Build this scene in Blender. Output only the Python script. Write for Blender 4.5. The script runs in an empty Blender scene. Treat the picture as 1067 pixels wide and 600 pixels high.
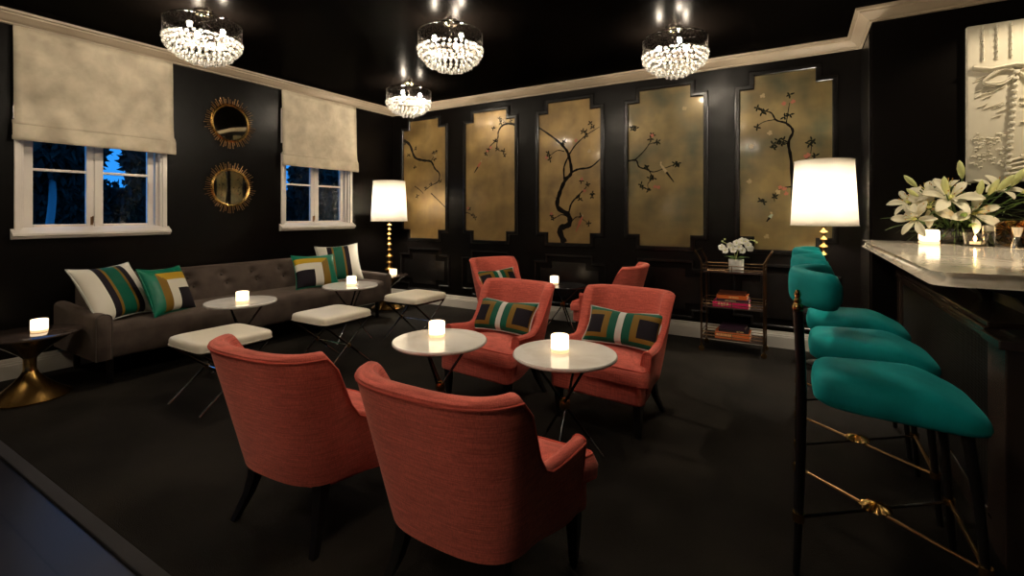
import bpy, bmesh, math, random
from mathutils import Vector, Matrix, Euler
random.seed(7)
SC = bpy.context.scene
COL = SC.collection
PI = math.pi
R = math.radians

# ------------------------------------------------------------------ camera, world, exposure
cam_d = bpy.data.cameras.new('camera')
cam = bpy.data.objects.new('camera', cam_d)
COL.objects.link(cam)
cam.location = (5.25, -5.25, 1.28)
cam.rotation_euler = (R(90), 0, R(30.92))
cam_d.sensor_width = 36
cam_d.lens = 36 * 497 / 1067
cam_d.shift_y = -77 / 1067
cam_d.clip_start = 0.05
SC.camera = cam
SC.view_settings.view_transform = 'Standard'
SC.view_settings.look = 'None'
SC.view_settings.gamma = 1
SC.view_settings.use_curve_mapping = False
SC.view_settings.exposure = 1.0
W = bpy.data.worlds.new('dusk_sky')
SC.world = W
W.use_nodes = True
wb = W.node_tree.nodes['Background']
wb.inputs[0].default_value = (0.03, 0.30, 0.85, 1)
wb.inputs[1].default_value = 0.62
CHAND_BULB = 820      # bulbs in the ceiling lights
LAMP_BULB = 420       # bulbs under the lamp shades
CANDLE = 1.4
CEIL = 2.845
FRONT_WALL_Y, RIGHT_WALL_X = -8.0, 9.0

# ------------------------------------------------------------------ materials
def mat(name, col=(.5, .5, .5), rough=.5, metal=0, spec=.5, coat=0, coat_rough=.05, emit=None, estr=0,
        trans=0, ior=1.45, sheen=0, sheen_col=None, sss=0):
    m = bpy.data.materials.new(name)
    m.use_nodes = True
    b = m.node_tree.nodes['Principled BSDF']
    b.inputs['Base Color'].default_value = (*col, 1)
    b.inputs['Roughness'].default_value = rough
    b.inputs['Metallic'].default_value = metal
    b.inputs['Specular IOR Level'].default_value = spec
    b.inputs['Coat Weight'].default_value = coat
    b.inputs['Coat Roughness'].default_value = coat_rough
    b.inputs['Transmission Weight'].default_value = trans
    b.inputs['IOR'].default_value = ior
    b.inputs['Sheen Weight'].default_value = sheen
    if sheen_col: b.inputs['Sheen Tint'].default_value = (*sheen_col, 1)
    if emit:
        b.inputs['Emission Color'].default_value = (*emit, 1)
        b.inputs['Emission Strength'].default_value = estr
    return m

def N(m, t): return m.node_tree.nodes.new(t)
def bsdf(m): return m.node_tree.nodes['Principled BSDF']

def coords(m, scale=(1, 1, 1), kind='Object'):
    tc = N(m, 'ShaderNodeTexCoord'); mp = N(m, 'ShaderNodeMapping')
    mp.inputs['Scale'].default_value = scale
    m.node_tree.links.new(tc.outputs[kind], mp.inputs[0])
    return mp.outputs[0]

def noise_col(m, c1, c2, scale=5, detail=4, sc=(1, 1, 1), lo=.35, hi=.65, dist=0, rough=.5):
    L = m.node_tree.links
    n = N(m, 'ShaderNodeTexNoise'); n.inputs['Scale'].default_value = scale
    n.inputs['Detail'].default_value = detail; n.inputs['Distortion'].default_value = dist
    n.inputs['Roughness'].default_value = rough
    L.new(coords(m, sc), n.inputs['Vector'])
    r = N(m, 'ShaderNodeValToRGB')
    r.color_ramp.elements[0].position = lo; r.color_ramp.elements[0].color = (*c1, 1)
    r.color_ramp.elements[1].position = hi; r.color_ramp.elements[1].color = (*c2, 1)
    L.new(n.outputs['Fac'], r.inputs[0])
    L.new(r.outputs[0], bsdf(m).inputs['Base Color'])
    return r

def noise_bump(m, scale=50, strength=.2, dist=.01, detail=3, sc=(1, 1, 1)):
    L = m.node_tree.links
    n = N(m, 'ShaderNodeTexNoise'); n.inputs['Scale'].default_value = scale; n.inputs['Detail'].default_value = detail
    L.new(coords(m, sc), n.inputs['Vector'])
    b = N(m, 'ShaderNodeBump'); b.inputs['Strength'].default_value = strength; b.inputs['Distance'].default_value = dist
    L.new(n.outputs['Fac'], b.inputs['Height']); L.new(b.outputs[0], bsdf(m).inputs['Normal'])

M = {}
def lacquer(name, col, fac, rough, bump):
    m = bpy.data.materials.new(name); m.use_nodes = True; nt = m.node_tree; nt.nodes.clear()
    o = nt.nodes.new('ShaderNodeOutputMaterial'); mx = nt.nodes.new('ShaderNodeMixShader'); mx.inputs[0].default_value = fac
    d = nt.nodes.new('ShaderNodeBsdfDiffuse'); d.inputs[0].default_value = (*col, 1)
    g = nt.nodes.new('ShaderNodeBsdfGlossy'); g.inputs['Roughness'].default_value = rough
    n = nt.nodes.new('ShaderNodeTexNoise'); n.inputs['Scale'].default_value = 8; tc = nt.nodes.new('ShaderNodeTexCoord')
    b = nt.nodes.new('ShaderNodeBump'); b.inputs['Strength'].default_value = bump; b.inputs['Distance'].default_value = .02
    nt.links.new(tc.outputs['Object'], n.inputs['Vector']); nt.links.new(n.outputs['Fac'], b.inputs['Height']); nt.links.new(b.outputs[0], g.inputs['Normal'])
    nt.links.new(d.outputs[0], mx.inputs[1]); nt.links.new(g.outputs[0], mx.inputs[2]); nt.links.new(mx.outputs[0], o.inputs[0])
    return m
M['wall'] = lacquer('black_lacquer_wall', (.0028, .0021, .0018), .014, .32, .12)
M['ceiling'] = lacquer('black_gloss_ceiling', (.0016, .0012, .0010), .006, .27, .06)
M['trim_black'] = mat('black_satin_trim', (.005, .0042, .0038), .27, spec=.42)
M['crown'] = mat('cream_crown', (.31, .25, .18), .45)
M['base'] = mat('pale_baseboard', (.42, .39, .34), .45)
M['white_paint'] = mat('white_window_paint', (.74, .68, .62), .4)
M['carpet'] = mat('dark_carpet', (.013, .011, .0095), .95, spec=.15)
noise_col(M['carpet'], (.0075, .0060, .0046), (.018, .0145, .011), 2.2, 6, lo=.3, hi=.7)
noise_bump(M['carpet'], 260, .5, .01)
M['carpet_edge'] = mat('carpet_binding', (.030, .028, .030), .8, spec=.2)
M['wood_floor'] = mat('dark_wood_floor', (.012, .011, .011), .32, spec=.5)
def wood_planks(m):
    L = m.node_tree.links
    br = N(m, 'ShaderNodeTexBrick')
    br.inputs['Color1'].default_value = (.016, .013, .012, 1); br.inputs['Color2'].default_value = (.010, .009, .009, 1)
    br.inputs['Mortar'].default_value = (.002, .002, .002, 1); br.inputs['Scale'].default_value = 1
    br.inputs['Mortar Size'].default_value = .004; br.inputs['Brick Width'].default_value = 1.6; br.inputs['Row Height'].default_value = .14
    L.new(coords(m), br.inputs['Vector']); L.new(br.outputs['Color'], bsdf(m).inputs['Base Color'])
wood_planks(M['wood_floor'])

def coral():
    m = mat('coral_woven_fabric', (.5, .1, .06), .85, spec=.2, sheen=.25, sheen_col=(1, .6, .5))
    L = m.node_tree.links
    r = noise_col(m, (.44, .078, .056), (.86, .178, .132), 9, 6, (1.2, 1.2, 26), .3, .72, rough=.65)
    n2 = N(m, 'ShaderNodeTexNoise'); n2.inputs['Scale'].default_value = 14; n2.inputs['Detail'].default_value = 4
    L.new(coords(m, (22, 22, 1.5)), n2.inputs['Vector'])
    mx = N(m, 'ShaderNodeMixRGB'); mx.blend_type = 'MULTIPLY'; mx.inputs[0].default_value = .55
    rr = N(m, 'ShaderNodeValToRGB'); rr.color_ramp.elements[0].position = .3; rr.color_ramp.elements[0].color = (.42, .38, .38, 1)
    rr.color_ramp.elements[1].position = .6
    L.new(n2.outputs['Fac'], rr.inputs[0]); L.new(r.outputs[0], mx.inputs[1]); L.new(rr.outputs[0], mx.inputs[2])
    L.new(mx.outputs[0], bsdf(m).inputs['Base Color'])
    b = N(m, 'ShaderNodeBump'); b.inputs['Strength'].default_value = .25; b.inputs['Distance'].default_value = .004
    L.new(n2.outputs['Fac'], b.inputs['Height']); L.new(b.outputs[0], bsdf(m).inputs['Normal'])
    return m
M['coral'] = coral()
M['coral_pipe'] = mat('coral_piping', (.58, .098, .07), .8, spec=.2)
M['ebony'] = mat('ebonised_wood', (.006, .005, .0045), .3, spec=.5)
M['taupe'] = mat('taupe_velvet', (.075, .056, .045), .75, spec=.15, sheen=.25, sheen_col=(.8, .65, .55))
noise_col(M['taupe'], (.050, .036, .030), (.085, .063, .052), 6, 5)
M['taupe_dark'] = mat('taupe_velvet_piping', (.05, .037, .03), .7)
M['teal'] = mat('teal_velvet', (.0, .115, .105), .65, spec=.15, sheen=.25, sheen_col=(.1, .9, .9))
noise_col(M['teal'], (.0005, .125, .132), (.001, .27, .275), 5, 5, lo=.25, hi=.75)
M['brass'] = mat('aged_brass', (.62, .38, .13), .22, metal=1)
M['brass_dark'] = mat('dark_brass', (.35, .20, .085), .3, metal=1)
M['bronze'] = mat('dark_bronze_tube', (.16, .095, .05), .3, metal=1)
M['gold_cone'] = mat('polished_brass_pedestal', (.60, .34, .10), .24, metal=1)
noise_bump(M['gold_cone'], 3, .1, .02)
M['bronze_top'] = mat('dark_bronze_mirror', (.05, .035, .03), .12, spec=.6, coat=.6)
M['chrome'] = mat('chrome', (.75, .74, .72), .12, metal=1)
M['dark_steel'] = mat('blackened_steel', (.10, .095, .09), .22, metal=1)
M['white_leather'] = mat('ivory_leather', (.80, .73, .60), .42, spec=.5)
noise_bump(M['white_leather'], 3, .3, .02)
def marble(name, c1, c2, scale):
    m = mat(name, c2, .14, spec=.5, coat=.3, coat_rough=.04)
    noise_col(m, c1, c2, scale, 8, lo=.36, hi=.52, dist=1.6)
    return m
M['marble'] = marble('white_marble', (.82, .78, .72), (.92, .89, .84), 4)
M['bar_marble'] = marble('bar_marble', (.52, .46, .38), (.80, .74, .63), 3.2)
M['black'] = mat('matt_black', (.004, .004, .004), .6)
M['black_top'] = mat('black_table_top', (.010, .009, .010), .25, spec=.5)
M['bar_black'] = mat('bar_black_wood', (.016, .012, .010), .3, spec=.5)
M['bar_trim'] = mat('bar_moulding', (.035, .024, .018), .22, spec=.6)  # lighter than the bar body, standing in for highlights on the ledges
def reed():
    m = mat('black_reeded_leather', (.005, .006, .006), .3, spec=.5)
    L = m.node_tree.links
    v = N(m, 'ShaderNodeTexVoronoi'); v.inputs['Scale'].default_value = 55; v.inputs['Randomness'].default_value = .08
    L.new(coords(m, (1, 1, 1.4)), v.inputs['Vector'])
    b = N(m, 'ShaderNodeBump'); b.inputs['Strength'].default_value = .9; b.inputs['Distance'].default_value = .008
    L.new(v.outputs['Distance'], b.inputs['Height']); L.new(b.outputs[0], bsdf(m).inputs['Normal'])
    return m
M['reed'] = reed()
def shade_fabric():
    m = mat('cream_damask_shade', (.5, .44, .33), .75, spec=.3)
    L = m.node_tree.links
    r = noise_col(m, (.39, .335, .25), (.56, .49, .37), 6.5, 3, (1, 1, 1), .30, .70, dist=.15, rough=.55)
    return m
M['shade_fabric'] = shade_fabric()
M['glass'] = bpy.data.materials.new('window_glass')
def window_glass(m):
    m.use_nodes = True; nt = m.node_tree; nt.nodes.clear()
    o = nt.nodes.new('ShaderNodeOutputMaterial'); mx = nt.nodes.new('ShaderNodeMixShader')
    t = nt.nodes.new('ShaderNodeBsdfTransparent'); g = nt.nodes.new('ShaderNodeBsdfGlossy'); f = nt.nodes.new('ShaderNodeFresnel'); f.inputs[0].default_value = 1.22
    g.inputs['Roughness'].default_value = .02; t.inputs[0].default_value = (.9, .95, 1, 1)
    nt.links.new(f.outputs[0], mx.inputs[0]); nt.links.new(t.outputs[0], mx.inputs[1]); nt.links.new(g.outputs[0], mx.inputs[2])
    nt.links.new(mx.outputs[0], o.inputs[0])
window_glass(M['glass'])
def crystal(name):
    m = bpy.data.materials.new(name); m.use_nodes = True; nt = m.node_tree; nt.nodes.clear()
    o = nt.nodes.new('ShaderNodeOutputMaterial')
    t = nt.nodes.new('ShaderNodeBsdfTransparent'); t.inputs[0].default_value = (1, .98, .95, 1)
    tr = nt.nodes.new('ShaderNodeBsdfTranslucent'); tr.inputs[0].default_value = (.30, .295, .285, 1)
    g = nt.nodes.new('ShaderNodeBsdfGlossy'); g.inputs['Roughness'].default_value = .08; g.inputs[0].default_value = (.35, .34, .32, 1)
    lw = nt.nodes.new('ShaderNodeLayerWeight'); lw.inputs[0].default_value = .55
    a = nt.nodes.new('ShaderNodeMixShader'); a.inputs[0].default_value = .40
    c = nt.nodes.new('ShaderNodeMixShader')
    nt.links.new(tr.outputs[0], a.inputs[1]); nt.links.new(t.outputs[0], a.inputs[2])
    nt.links.new(lw.outputs['Facing'], c.inputs[0]); nt.links.new(a.outputs[0], c.inputs[1]); nt.links.new(g.outputs[0], c.inputs[2])
    nt.links.new(c.outputs[0], o.inputs[0])
    return m
M['crystal'] = crystal('crystal_bead')
def drum():
    m = bpy.data.materials.new('dark_beaded_net'); m.use_nodes = True; nt = m.node_tree; nt.nodes.clear()
    o = nt.nodes.new('ShaderNodeOutputMaterial')
    tc = nt.nodes.new('ShaderNodeTexCoord'); mp = nt.nodes.new('ShaderNodeMapping')
    v = nt.nodes.new('ShaderNodeTexVoronoi'); v.inputs['Scale'].default_value = 75
    nt.links.new(tc.outputs['Object'], mp.inputs[0]); nt.links.new(mp.outputs[0], v.inputs['Vector'])
    r = nt.nodes.new('ShaderNodeValToRGB')
    r.color_ramp.elements[0].position = .50; r.color_ramp.elements[1].position = .56
    r.color_ramp.elements[0].color = (1, 1, 1, 1); r.color_ramp.elements[1].color = (0, 0, 0, 1)
    nt.links.new(v.outputs['Distance'], r.inputs[0])
    t = nt.nodes.new('ShaderNodeBsdfTransparent'); g = nt.nodes.new('ShaderNodeBsdfPrincipled')
    g.inputs['Base Color'].default_value = (.05, .042, .035, 1); g.inputs['Metallic'].default_value = .8; g.inputs['Roughness'].default_value = .3
    mx = nt.nodes.new('ShaderNodeMixShader')
    nt.links.new(r.outputs[0], mx.inputs[0]); nt.links.new(t.outputs[0], mx.inputs[1]); nt.links.new(g.outputs[0], mx.inputs[2])
    nt.links.new(mx.outputs[0], o.inputs[0])
    return m
M['drum'] = drum()
M['bulb'] = mat('warm_bulb', (1, 1, 1), .5, emit=(1, .85, .65), estr=CHAND_BULB)
M['lamp_bulb'] = mat('lamp_bulb', (1, 1, 1), .5, emit=(1, .88, .70), estr=LAMP_BULB)
def lampshade():
    m = bpy.data.materials.new('white_linen_shade'); m.use_nodes = True; nt = m.node_tree; nt.nodes.clear()
    o = nt.nodes.new('ShaderNodeOutputMaterial')
    tr = nt.nodes.new('ShaderNodeBsdfTranslucent'); tr.inputs[0].default_value = (.97, .94, .88, 1)
    d = nt.nodes.new('ShaderNodeBsdfDiffuse'); d.inputs[0].default_value = (.88, .85, .79, 1)
    a = nt.nodes.new('ShaderNodeMixShader'); a.inputs[0].default_value = .45
    nt.links.new(tr.outputs[0], a.inputs[1]); nt.links.new(d.outputs[0], a.inputs[2]); nt.links.new(a.outputs[0], o.inputs[0])
    return m
M['lampshade'] = lampshade()
M['candle_glow'] = mat('lit_candle_glass', (.95, .85, .7), .4, emit=(1, .74, .46), estr=CANDLE)
M['candle_base'] = mat('candle_base_glass', (.90, .78, .58), .15, emit=(1, .62, .30), estr=.5)
M['lens'] = mat('added_spot_lens', (1, 1, 1), .3, emit=(1, .82, .58), estr=12)
M['flame'] = mat('flame', (1, .8, .5), .5, emit=(1, .62, .28), estr=260)
M['clear_glass'] = mat('clear_glass', (1, .97, .92), .03, trans=1, ior=1.4)
M['amber_glass'] = mat('amber_glass', (.80, .50, .22), .04, trans=1, ior=1.4)
M['silver'] = mat('polished_silver', (.8, .74, .62), .12, metal=1)
M['mirror'] = mat('antique_mirror', (.62, .60, .52), .03, metal=1)
M['plaster'] = mat('cream_plaster', (.62, .58, .47), .6, spec=.3)
M['petal'] = mat('lily_petal', (.60, .57, .43), .5, spec=.3)
M['petal_heart'] = mat('lily_heart', (.62, .62, .20), .5)
M['bud'] = mat('lily_bud', (.55, .58, .24), .5)
M['stamen'] = mat('stamen', (.45, .22, .05), .6)
M['leaf'] = mat('lily_leaf', (.085, .155, .045), .4)
M['leaf_dark'] = mat('dark_foliage', (.085, .115, .04), .5)
M['orchid'] = mat('orchid_petal', (.88, .86, .80), .5)
M['pot'] = mat('white_ceramic', (.70, .68, .62), .3)
M['bark'] = mat('pale_bark', (.26, .30, .32), .8)
M['tree_leaf'] = mat('night_foliage', (.010, .020, .013), .8)
M['earth'] = mat('night_ground', (.02, .025, .02), .9)
M['fig_green'] = mat('pillow_green', (.0, .085, .048), .55, spec=.25)
M['satin_green'] = mat('pillow_satin_green', (.0, .15, .085), .3, spec=.45)
M['fig_gold'] = mat('pillow_ochre', (.19, .105, .010), .6, spec=.25)
M['fig_gold_lit'] = mat('pillow_ochre_lit', (.46, .28, .012), .6, spec=.25)  # lighter copy of the ochre, for light falling on the top band
M['fig_dark'] = mat('pillow_charcoal', (.014, .011, .016), .8, spec=.15)
M['fig_white'] = mat('pillow_ivory', (.68, .64, .55), .75)
M['fig_grey'] = mat('pillow_light_grey', (.56, .56, .52), .75)
def gold_leaf(name, c1, c2, hue2, sc):
    m = mat(name, c1, .38, metal=.35, spec=.5, coat=.18, coat_rough=.08)
    L = m.node_tree.links
    r = noise_col(m, c1, c2, 2.6, 5, (1, 1, 1), .3, .7, dist=.5)
    n = N(m, 'ShaderNodeTexNoise'); n.inputs['Scale'].default_value = sc; n.inputs['Detail'].default_value = 3
    L.new(coords(m, (1, 1, 1)), n.inputs['Vector'])
    rr = N(m, 'ShaderNodeValToRGB'); rr.color_ramp.elements[0].position = .42; rr.color_ramp.elements[1].position = .68
    L.new(n.outputs['Fac'], rr.inputs[0])
    mx = N(m, 'ShaderNodeMixRGB'); mx.inputs[2].default_value = (*hue2, 1)
    L.new(rr.outputs[0], mx.inputs[0]); L.new(r.outputs[0], mx.inputs[1])
    # squares of leaf
    br = N(m, 'ShaderNodeTexBrick'); br.offset = 0
    br.inputs['Color1'].default_value = (1, 1, 1, 1); br.inputs['Color2'].default_value = (.86, .86, .86, 1); br.inputs['Mortar'].default_value = (.8, .8, .8, 1)
    br.inputs['Scale'].default_value = 1; br.inputs['Mortar Size'].default_value = .002; br.inputs['Brick Width'].default_value = .27; br.inputs['Row Height'].default_value = .27
    mp = N(m, 'ShaderNodeMapping'); mp.inputs['Rotation'].default_value = (R(90), 0, 0)
    tc = N(m, 'ShaderNodeTexCoord'); L.new(tc.outputs['Object'], mp.inputs[0]); L.new(mp.outputs[0], br.inputs['Vector'])
    ml = N(m, 'ShaderNodeMixRGB'); ml.blend_type = 'MULTIPLY'; ml.inputs[0].default_value = .6
    L.new(mx.outputs[0], ml.inputs[1]); L.new(br.outputs['Color'], ml.inputs[2])
    L.new(ml.outputs[0], bsdf(m).inputs['Base Color'])
    return m
M['gold_leaf'] = gold_leaf('gold_leaf', (.20, .125, .042), (.285, .19, .070), (.13, .085, .032), 3)
M['gold_leaf_green'] = gold_leaf('green_gold_leaf', (.125, .088, .033), (.215, .155, .060), (.048, .048, .026), 2.2)
M['ink'] = mat('painted_branch', (.005, .004, .0035), .9, spec=.08)
M['ink_leaf'] = mat('painted_leaf', (.007, .008, .005), .9, spec=.08)
M['pink'] = mat('painted_blossom', (.26, .075, .05), .8)
M['pale_pink'] = mat('painted_pale_blossom', (.25, .185, .10), .8)
M['bird_blue'] = mat('painted_bird', (.22, .26, .22), .5)
M['bird_red'] = mat('painted_red_bird', (.28, .06, .03), .5)
M['bk_orange'] = mat('book_orange', (.55, .11, .02), .45)
M['bk_dark'] = mat('book_plum', (.035, .015, .03), .4)
M['bk_pink'] = mat('book_magenta', (.62, .012, .12), .4)
M['bk_black'] = mat('book_black', (.018, .014, .020), .4)
M['bk_brown'] = mat('book_brown', (.12, .03, .015), .4)
M['page'] = mat('book_pages', (.60, .50, .36), .8)
M['bk_letter'] = mat('book_lettering', (.75, .60, .30), .5)

# ------------------------------------------------------------------ mesh helpers
class MB:
    def __init__(s): s.v = []; s.f = []; s.m = []
    def add(s, vs, fs, T=None, mi=0):
        o = len(s.v)
        s.v += [(T @ Vector(v)) if T is not None else Vector(v) for v in vs]
        s.f += [tuple(i + o for i in f) for f in fs]
        s.m += [mi] * len(fs)
        return s
    def box(s, c, d, T=None, mi=0):
        x, y, z = c; a, b, h = d[0] / 2, d[1] / 2, d[2] / 2
        vs = [(x + i * a, y + j * b, z + k * h) for i in (-1, 1) for j in (-1, 1) for k in (-1, 1)]
        return s.add(vs, [(0, 1, 3, 2), (4, 6, 7, 5), (0, 4, 5, 1), (2, 3, 7, 6), (0, 2, 6, 4), (1, 5, 7, 3)], T, mi)
    def box2(s, a, b, T=None, mi=0):
        return s.box([(p + q) / 2 for p, q in zip(a, b)], [abs(q - p) for p, q in zip(a, b)], T, mi)
    def rbox(s, c, d, r, n=3, T=None, mi=0):
        """box with rounded corners and edges (r)"""
        bm = bmesh.new(); bmesh.ops.create_cube(bm, size=1)
        for v in bm.verts: v.co = Vector((v.co.x * d[0], v.co.y * d[1], v.co.z * d[2])) + Vector(c)
        bmesh.ops.bevel(bm, geom=bm.edges[:], offset=r, segments=n, profile=.5, affect='EDGES')
        return s.bm(bm, T, mi)
    def bm(s, bm, T=None, mi=0):
        bm.verts.index_update()
        s.add([v.co.copy() for v in bm.verts], [tuple(v.index for v in f.verts) for f in bm.faces], T, mi); bm.free(); return s
    def lathe(s, prof, n=32, T=None, mi=0, caps=True):
        vs = []; fs = []
        for r, z in prof:
            for k in range(n):
                a = 2 * PI * k / n; vs.append((r * math.cos(a), r * math.sin(a), z))
        for i in range(len(prof) - 1):
            for k in range(n):
                k2 = (k + 1) % n
                fs.append((i * n + k, i * n + k2, (i + 1) * n + k2, (i + 1) * n + k))
        if caps:
            fs.append(tuple(reversed(range(n)))); fs.append(tuple((len(prof) - 1) * n + k for k in range(n)))
        return s.add(vs, fs, T, mi)
    def tube(s, pts, r, n=8, T=None, mi=0, closed=False):
        pts = [Vector(p) for p in pts]; m = len(pts)
        rs = r if isinstance(r, (list, tuple)) else [r] * m
        vs = []; fs = []; up = None
        for i, p in enumerate(pts):
            if closed: t = pts[(i + 1) % m] - pts[i - 1]
            else: t = pts[min(i + 1, m - 1)] - pts[max(i - 1, 0)]
            t.normalize()
            if up is None:
                up = Vector((0, 0, 1)) if abs(t.z) < .9 else Vector((1, 0, 0))
            a = t.cross(up)
            if a.length < 1e-5: a = t.orthogonal()
            a.normalize(); up = a.cross(t).normalized()
            for k in range(n):
                an = 2 * PI * k / n
                vs.append(p + (a * math.cos(an) + up * math.sin(an)) * rs[i])
        for i in range(m if closed else m - 1):
            j = (i + 1) % m
            for k in range(n):
                k2 = (k + 1) % n
                fs.append((i * n + k, i * n + k2, j * n + k2, j * n + k))
        if not closed:
            fs.append(tuple(reversed(range(n)))); fs.append(tuple((m - 1) * n + k for k in range(n)))
        return s.add(vs, fs, T, mi)
    def sphere(s, c, r, n=12, k=8, T=None, mi=0):
        prof = [(max(1e-4, math.sin(PI * i / k)), -math.cos(PI * i / k)) for i in range(k + 1)]
        rr = r if isinstance(r, (tuple, list)) else (r, r, r)
        TT = Matrix.Translation(c) @ Matrix.Diagonal((*rr, 1))
        return s.lathe(prof, n, TT if T is None else T @ TT, mi)
    def prism(s, poly, z0, z1, T=None, mi=0):
        n = len(poly)
        vs = [(x, y, z0) for x, y in poly] + [(x, y, z1) for x, y in poly]
        fs = [tuple(reversed(range(n))), tuple(range(n, 2 * n))] + [(i, (i + 1) % n, n + (i + 1) % n, n + i) for i in range(n)]
        return s.add(vs, fs, T, mi)
    def grid(s, P, close_u=False, close_v=False, T=None, mi=0, mf=None):
        nu, nv = len(P), len(P[0]); vs = [p for row in P for p in row]
        o = len(s.v); s.v += [(T @ Vector(v)) if T is not None else Vector(v) for v in vs]
        for i in range(nu if close_u else nu - 1):
            for j in range(nv if close_v else nv - 1):
                i2, j2 = (i + 1) % nu, (j + 1) % nv
                s.f.append((o + i * nv + j, o + i2 * nv + j, o + i2 * nv + j2, o + i * nv + j2))
                s.m.append(mf(i, j) if mf else mi)
        return s
    def build(s, name, mats, parent=None, smooth=True, angle=40, bevel=0, bseg=2, subsurf=0, weld=False, loc=None):
        me = bpy.data.meshes.new(name)
        bm = bmesh.new()
        vv = [bm.verts.new(v) for v in s.v]
        for f, mi in zip(s.f, s.m):
            try:
                ff = bm.faces.new([vv[i] for i in f]); ff.material_index = mi; ff.smooth = smooth
            except ValueError: pass
        if weld: bmesh.ops.remove_doubles(bm, verts=bm.verts[:], dist=1e-4)
        bmesh.ops.recalc_face_normals(bm, faces=bm.faces[:])
        bm.to_mesh(me); bm.free()
        if not isinstance(mats, (list, tuple)): mats = [mats]
        for m in mats: me.materials.append(m)
        if smooth: me.set_sharp_from_angle(angle=R(angle))
        o = bpy.data.objects.new(name, me); COL.objects.link(o)
        if parent is not None: o.parent = parent
        if loc is not None: o.location = loc
        if bevel:
            b = o.modifiers.new('bevel', 'BEVEL'); b.width = bevel; b.segments = bseg; b.limit_method = 'ANGLE'; b.angle_limit = R(35)
        if subsurf:
            b = o.modifiers.new('subsurf', 'SUBSURF'); b.levels = subsurf; b.render_levels = subsurf
        return o

def tag(o, label, cat=None, group=None, kind=None):
    if label: o['label'] = label
    if cat: o['category'] = cat
    if group: o['group'] = group
    if kind: o['kind'] = kind
    return o
def thing(name, label, cat, loc=(0, 0, 0), rz=0, group=None):
    o = bpy.data.objects.new(name, None); COL.objects.link(o)
    o.location = loc; o.rotation_euler = (0, 0, rz); o.empty_display_size = .1
    return tag(o, label, cat, group)
def struct(o, label=None): return tag(o, label, None, None, 'structure')
def dup(root, label, loc=None, rz=None, group=None):
    def cp(o, par):
        c = o.copy(); COL.objects.link(c)
        if par is not None: c.parent = par
        for ch in o.children: cp(ch, c)
        return c
    c = cp(root, None)
    if loc is not None: c.location = loc
    if rz is not None: c.rotation_euler = (0, 0, rz)
    c['label'] = label
    if group: c['group'] = group
    return c
def TR(loc, rot=(0, 0, 0), sc=(1, 1, 1)):
    return Matrix.Translation(loc) @ Euler(rot).to_matrix().to_4x4() @ Matrix.Diagonal((*sc, 1))
def lerp(a, b, t): return a + (b - a) * t
def sstep(a, b, x):
    t = max(0, min(1, (x - a) / (b - a))); return t * t * (3 - 2 * t)
def catmull(pts, n=6):
    pts = [Vector(p) for p in pts]; out = []
    for i in range(len(pts) - 1):
        p0, p1, p2, p3 = pts[max(i - 1, 0)], pts[i], pts[i + 1], pts[min(i + 2, len(pts) - 1)]
        for k in range(n):
            t = k / n
            out.append(.5 * ((2 * p1) + (p2 - p0) * t + (2 * p0 - 5 * p1 + 4 * p2 - p3) * t * t + (3 * p1 - p0 - 3 * p2 + p3) * t ** 3))
    out.append(pts[-1]); return out

# ------------------------------------------------------------------ room shell
BUMP_X, BUMP_Y = 5.74, -0.683
w = MB()
w.box2((-.2, FRONT_WALL_Y, -.12), (RIGHT_WALL_X, .2, -.012))
struct(w.build('floor', M['wood_floor'], smooth=False), 'dark wooden plank floor at the lower left')
w = MB(); w.box2((-.2, FRONT_WALL_Y, CEIL), (RIGHT_WALL_X, .2, CEIL + .1))
struct(w.build('ceiling', M['ceiling'], smooth=False), 'glossy black ceiling reflecting the lights')
WIN = [(-3.53, 1.16, 2.5), (-1.29, 1.16, 2.5)]     # centre y, bottom, top
WHW = .49
w = MB()
ys = [FRONT_WALL_Y]
for c, b, t in WIN:
    w.box2((-.2, ys[-1], 0), (0, c - WHW, CEIL)); w.box2((-.2, c - WHW, 0), (0, c + WHW, b)); w.box2((-.2, c - WHW, t), (0, c + WHW, CEIL)); ys.append(c + WHW)
w.box2((-.2, ys[-1], 0), (0, .2, CEIL))
struct(w.build('wall_left', M['wall'], smooth=False), 'black lacquered wall with two windows')
w = MB(); w.box2((0, 0, 0), (RIGHT_WALL_X, .2, CEIL))
struct(w.build('wall_back', M['wall'], smooth=False), 'black panelled wall with gold painted panels')
w = MB(); w.box2((BUMP_X, BUMP_Y, 0), (RIGHT_WALL_X, 0, CEIL))
struct(w.build('wall_bar', M['wall'], smooth=False), 'black projecting wall behind the bar')
w = MB(); w.box2((-.2, FRONT_WALL_Y - .2, 0), (RIGHT_WALL_X, FRONT_WALL_Y, CEIL))
struct(w.build('wall_front', M['wall'], smooth=False), 'black wall behind the viewer')
w = MB(); w.box2((RIGHT_WALL_X, FRONT_WALL_Y, 0), (RIGHT_WALL_X + .2, 0, CEIL))
struct(w.build('wall_right', M['wall'], smooth=False), 'black wall beyond the bar')
w = MB(); w.rbox(((0 + 5.9) / 2 + .0, (-4.42 + 0) / 2, -.009), (5.9, 4.42, .016), .006, 2)
w.box2((5.7, -4.42, -.014), (RIGHT_WALL_X, BUMP_Y, -.002))
cp = w.build('carpet', M['carpet'])
tag(cp, 'dark brown carpet covering the lounge floor under the furniture', 'carpet')
w = MB(); w.rbox(((RIGHT_WALL_X) / 2, -4.447, -.007), (RIGHT_WALL_X, .055, .018), .006, 2)
w.build('carpet_binding', M['carpet_edge'], cp)

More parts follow.
